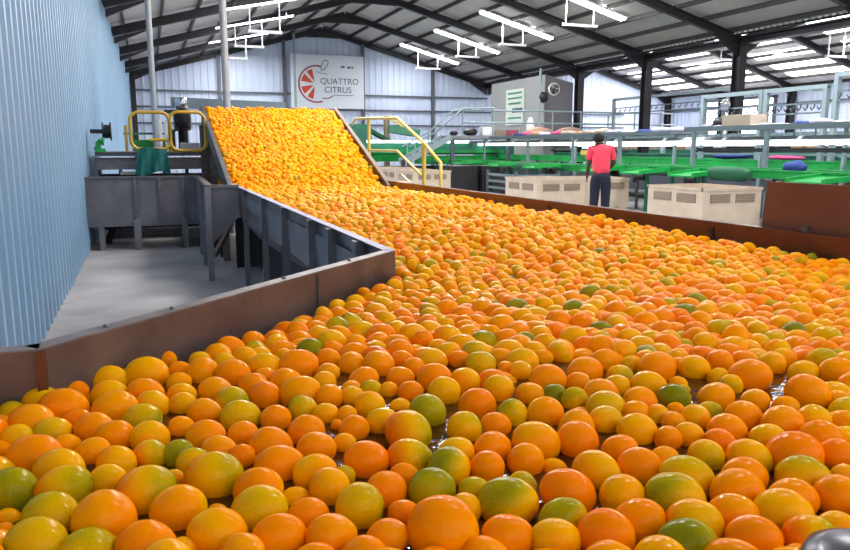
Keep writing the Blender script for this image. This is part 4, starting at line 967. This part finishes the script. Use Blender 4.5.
# control room
cr_ = thing('control_room', (16, 27, FL), 'grey panelled control room under the roof near the back wall', 'room')
X_0, X_1, Y_0, Y_1 = 14.1, 15.2, 24.9 + .6, 29.8
MB().add([(14.35, 25.3, FL), (15.55, 25.3, FL), (15.55, 30, FL), (14.35, 30, FL), (14.35, 25.3, 2.72), (15.55, 25.3, 2.45), (15.55, 30, 2.45), (14.35, 30, 2.72)],
         [(3, 2, 1, 0), (4, 5, 6, 7), (0, 1, 5, 4), (1, 2, 6, 5), (2, 3, 7, 6), (3, 0, 4, 7)]).build('walls', M['room'], cr_)
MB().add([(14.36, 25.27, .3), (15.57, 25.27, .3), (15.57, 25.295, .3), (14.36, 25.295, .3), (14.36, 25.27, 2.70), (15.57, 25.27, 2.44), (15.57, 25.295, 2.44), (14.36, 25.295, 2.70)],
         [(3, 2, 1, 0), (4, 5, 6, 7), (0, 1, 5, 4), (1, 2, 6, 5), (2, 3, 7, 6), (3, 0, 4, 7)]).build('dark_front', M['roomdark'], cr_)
ps = thing('wall_poster', (14.3, 27.6, .6), 'tall pale poster with green lines on the side of the control room', 'poster')
MB().box((14.31, 26.9, .9), (14.345, 28.5, 2.35)).build('paper', M['paper'], ps)
for k, (z, w) in enumerate(((2.15, 1.2), (1.95, 1.25), (1.74, 1.1), (1.15, 1.2))): MB().box((14.30, 27.7 - w / 2, z), (14.31, 27.7 + w / 2, z + .07)).build('printed_line', M['signgreen'], ps)
MB().box((14.30, 27.0, 1.40), (14.31, 27.9, 1.58)).build('printed_block', M['ink'], ps)
fn = thing('wall_fan', (14.7, 25.2, 2.2), 'round white wall fan high on the dark face of the control room', 'fan')
MB().lathe((14.68, 25.20, 2.18), [(.2, -.04), (.24, -.04), (.24, .04), (.2, .04), (.2, -.04)], 'y', 20).build('ring', M['white'], fn)
MB().lathe((14.68, 25.22, 2.18), [(.22, -.01), (.22, .02)], 'y', 20).build('backplate', M['roomdark'], fn)
for k in range(5):
    a = 2 * PI * k / 5; MB().bar((14.68 + .05 * math.cos(a), 25.17, 2.18 + .05 * math.sin(a)), (14.68 + .2 * math.cos(a), 25.17, 2.18 + .2 * math.sin(a)), .09, .015, (0, 1, .4)).build('blade', M['white'], fn)
tag(MB().tube([(13.95, 25.0, .40), (13.95, 25.0, 1.3), (13.95, 24.95, 1.75), (13.95, 24.95, 2.9)], .05, 8).build('vent_pipe', M['post']), 'slim grey vent pipe rising in front of the control room', 'pipe')
tag(MB().blob((14.1, 24.95, 1.85), (.2, .16, .2), 12, 8, .08, 9).build('dark_lamp_head', M['black']), 'dark lamp head on the pipe in front of the control room', 'lamp')
# far end green machine left of the catwalk
fg = thing('far_grader', (8.5, 28, FL), 'green grading machine at the far end, behind the yellow stair rail', 'machine')
MB().box((6.8, 27.0, -.55), (9.4, 28.6, -.25)).build('body', M['green'], fg)
MB().box((9.4, 25.7, -.62), (13.6, 26.3, -.32)).build('lower_body', M['green'], fg)
MB().box((7.2, 25.9, -.28), (13.4, 26.4, .14)).build('upper_body', M['green2'], fg)
MB().box((7.6, 25.6, -.22), (12.8, 25.9, -.12)).build('edge_strip', M['green'], fg)
MB().box((7.4, 26.0, FL), (13.2, 26.4, -.7)).build('dark_base', M['belt'], fg)
MB().box((7.0, 27.2, -.25), (8.0, 28.2, .85)).build('tower', M['green2'], fg)
MB().bar((8.0, 27.6, .65), (9.6, 27.6, -.2), .5, .12).build('slide', M['dgreen'], fg)
MB().box((7.4, 25.75, .15), (11.4, 25.85, .24)).build('light_bar', M['tube2'], fg)
for x in (7.0, 9.2): MB().box((x, 27.1, FL), (x + .12, 27.22, -.55)).build('leg', M['green2'], fg)
el = thing('bin_elevator', (8.6, 24.6, FL), 'olive brown inclined elevator above the far green machine', 'elevator')
MB().bar((9.25, 29.2, .75), (10.6, 29.2, .2 + .35), .5, .3).build('body', M['signgreen'], el)
MB().box((9.1, 29.0, FL), (9.3, 29.2, 1.25)).build('mast', M['vent'], el)
MB().bar((9.2, 29.0, 1.2), (10.6, 29.0, .45), .08, .08).build('guide', M['yellow2'], el)
# dark frame stand under the catwalk end
for x, l in ((8.75, 'left'), (9.75, 'right')):
    tag(box((x, 21.0, FL), (x + .85, 21.8, -.58), .01).build('dark_cabinet', M['black']), 'dark cabinet beside the far cream bins under the green line, the %s one' % l, 'cabinet')
# ------------------------------------------------------------------ the worker
def skin_mesh(name, pts, edges, radii, m, parent, sub=2, root=0):
    me = bpy.data.meshes.new(name); o0 = ORG[parent.name]
    me.from_pydata([(p[0] - o0[0], p[1] - o0[1], p[2] - o0[2]) for p in pts], edges, [])
    o = bpy.data.objects.new(name, me); COL.objects.link(o)
    sk = o.modifiers.new('skin', 'SKIN'); sv = me.skin_vertices[0].data
    for i, r in enumerate(radii): sv[i].radius = r if isinstance(r, tuple) else (r, r); sv[i].use_root = (i == root)
    s = o.modifiers.new('sub', 'SUBSURF'); s.levels = sub; s.render_levels = sub
    bpy.context.view_layer.update()
    nm_ = bpy.data.meshes.new_from_object(o.evaluated_get(bpy.context.evaluated_depsgraph_get()))
    o.modifiers.clear(); o.data = nm_; bpy.data.meshes.remove(me); nm_.materials.clear(); nm_.materials.append(m)
    nm_.polygons.foreach_set('use_smooth', [True] * len(nm_.polygons)); o.parent = parent; nm_.name = name; return o
wx, wy = 8.24, 12.27
pe = thing('person', (wx, wy, FL), 'person in a coral red t-shirt and dark navy trousers, seen from behind beside the bins', 'person')
rv = Vector((.83, -.56, 0)); bk = Vector((.56, .83, 0))           # the worker's sideways and forward directions
def W(s, f_, h): p = Vector((wx, wy, FL)) + rv * s + bk * f_; return (p.x, p.y, FL + h)
B = {}; pts = []; rad = []
def v_(n, s, f_, h, r): B[n] = len(pts); pts.append(W(s, f_, h)); rad.append(r)
v_('pelvis', .02, 0, .90, .12); v_('belly', .01, .02, 1.06, .11); v_('chest', -.01, .05, 1.24, .12); v_('upper', -.025, .07, 1.34, .10)
v_('neck', -.04, .10, 1.43, .055); v_('chin', -.055, .13, 1.48, .072); v_('skull', -.06, .13, 1.55, .097); v_('crown', -.06, .12, 1.605, .07)
for s, n in ((-1, 'l'), (1, 'r')):
    v_(n + 'sh', s * .17, .07, 1.36, .075)
    if s < 0: v_(n + 'el', -.225, .10, 1.09, .048); v_(n + 'wr', -.25, .18, .86, .033); v_(n + 'ha', -.255, .20, .80, .038)
    else: v_(n + 'el', .25, .09, 1.10, .048); v_(n + 'wr', .17, .24, .98, .033); v_(n + 'ha', .13, .28, .96, .038)
    v_(n + 'hip', s * .09, 0, .84, .105); v_(n + 'kn', s * .10, .03, .48, .066); v_(n + 'an', s * .11, 0, .10, .045); v_(n + 'toe', s * .12, .17, .045, .04)
ed = [('pelvis', 'belly'), ('belly', 'chest'), ('chest', 'upper'), ('upper', 'neck'), ('neck', 'chin'), ('chin', 'skull'), ('skull', 'crown')]
for n in 'lr': ed += [('upper', n + 'sh'), (n + 'sh', n + 'el'), (n + 'el', n + 'wr'), (n + 'wr', n + 'ha'), ('pelvis', n + 'hip'), (n + 'hip', n + 'kn'), (n + 'kn', n + 'an'), (n + 'an', n + 'toe')]
for n, s in (('l', -1), ('r', 1)):                                  # fingers and thumb
    hb = Vector(pts[B[n + 'ha']]); dn = (hb - Vector(pts[B[n + 'wr']])).normalized(); sd = (bk - dn * bk.dot(dn)).normalized()
    for k, ln in enumerate((.062, .072, .068, .055)):
        a = hb + sd * (.03 - .02 * k) + dn * .03; q = a + dn * ln * .55; e = q + (dn + rv * (-s) * .5).normalized() * ln * .5
        for nm2, p, r in (('a', a, .010), ('b', q, .009), ('c', e, .008)): B[n + 'f%d' % k + nm2] = len(pts); pts.append(tuple(p)); rad.append(r)
        ed += [(n + 'ha', n + 'f%da' % k), (n + 'f%da' % k, n + 'f%db' % k), (n + 'f%db' % k, n + 'f%dc' % k)]
    a = hb + sd * .04 - dn * .005; e = a + (sd + dn).normalized() * .05
    for nm2, p, r in (('ta', a, .012), ('tb', e, .010)): B[n + nm2] = len(pts); pts.append(tuple(p)); rad.append(r)
    ed += [(n + 'ha', n + 'ta'), (n + 'ta', n + 'tb')]
body = skin_mesh('body', pts, [(B[a], B[b]) for a, b in ed], rad, M['skin'], pe)
# t-shirt with short sleeves
tp = [W(.02, 0, .82), W(.01, .02, 1.05), W(-.01, .05, 1.25), W(-.015, .07, 1.37), W(-.035, .09, 1.41)]; tr_ = [.185, .18, .185, .155, .085]
te = [(0, 1), (1, 2), (2, 3), (3, 4)]
for s in (-1, 1): i = len(tp); tp += [W(s * .18, .07, 1.355), W(s * .225, .085, 1.20), W(s * .235, .09, 1.14)]; tr_ += [.095, .078, .074]; te += [(3, i), (i, i + 1), (i + 1, i + 2)]
skin_mesh('t_shirt', tp, te, tr_, M['shirt'], pe)
# trousers
qp = [W(.02, 0, .93), W(.02, 0, .84)]; qr = [.165, .17]; qe = [(0, 1)]
for s in (-1, 1): i = len(qp); qp += [W(s * .095 + .01, 0, .76), W(s * .105 + .01, .03, .48), W(s * .115, .0, .12)]; qr += [.125, .10, .085]; qe += [(1, i), (i, i + 1), (i + 1, i + 2)]
skin_mesh('trousers', qp, qe, qr, M['trousers'], pe)
hd = MB(); c = W(-.06, .115, 1.58); hd.blob(c, (.112, .112, .095), 18, 12, .02, 1); hd.build('hair', M['hair'], pe)
for s in (-1, 1): c = W(-.06 + s * .098, .13, 1.54); MB().blob(c, (.014, .02, .032), 8, 6).build('ear', M['skin'], pe)
for s in (-1, 1): c = W(-.06 + s * .035, .225, 1.545); MB().blob(c, (.013, .010, .010), 8, 6).build('eye', M['white'], pe)
c = W(-.06, .235, 1.51); MB().blob(c, (.016, .02, .026), 8, 6).build('nose', M['skin'], pe)
c = W(-.06, .222, 1.465); MB().blob(c, (.028, .010, .008), 10, 6).build('mouth', M['darkred'], pe)
for s in (-1, 1): c = W(s * .118, .05, .0); MB().slab([tuple(Vector(W(s * .115 + a, b_, 0))[:2]) for a, b_ in ((-.05, -.09), (.05, -.09), (.055, .1), (.03, .21), (-.03, .21), (-.055, .1))], FL, FL + .09, .02).build('shoe', M['black'], pe)

# ------------------------------------------------------------------ daylight
w = bpy.data.worlds.new('world'); scene.world = w; w.use_nodes = True
bg = w.node_tree.nodes['Background']; bg.inputs[0].default_value = (1., .985, .96, 1); bg.inputs[1].default_value = 1.2
vs_ = scene.view_settings; vs_.view_transform = 'Standard'; vs_.look = 'None'; vs_.gamma = 1; vs_.exposure = 0.37; vs_.use_curve_mapping = False
scene.cycles.max_bounces = 6; scene.cycles.transparent_max_bounces = 8
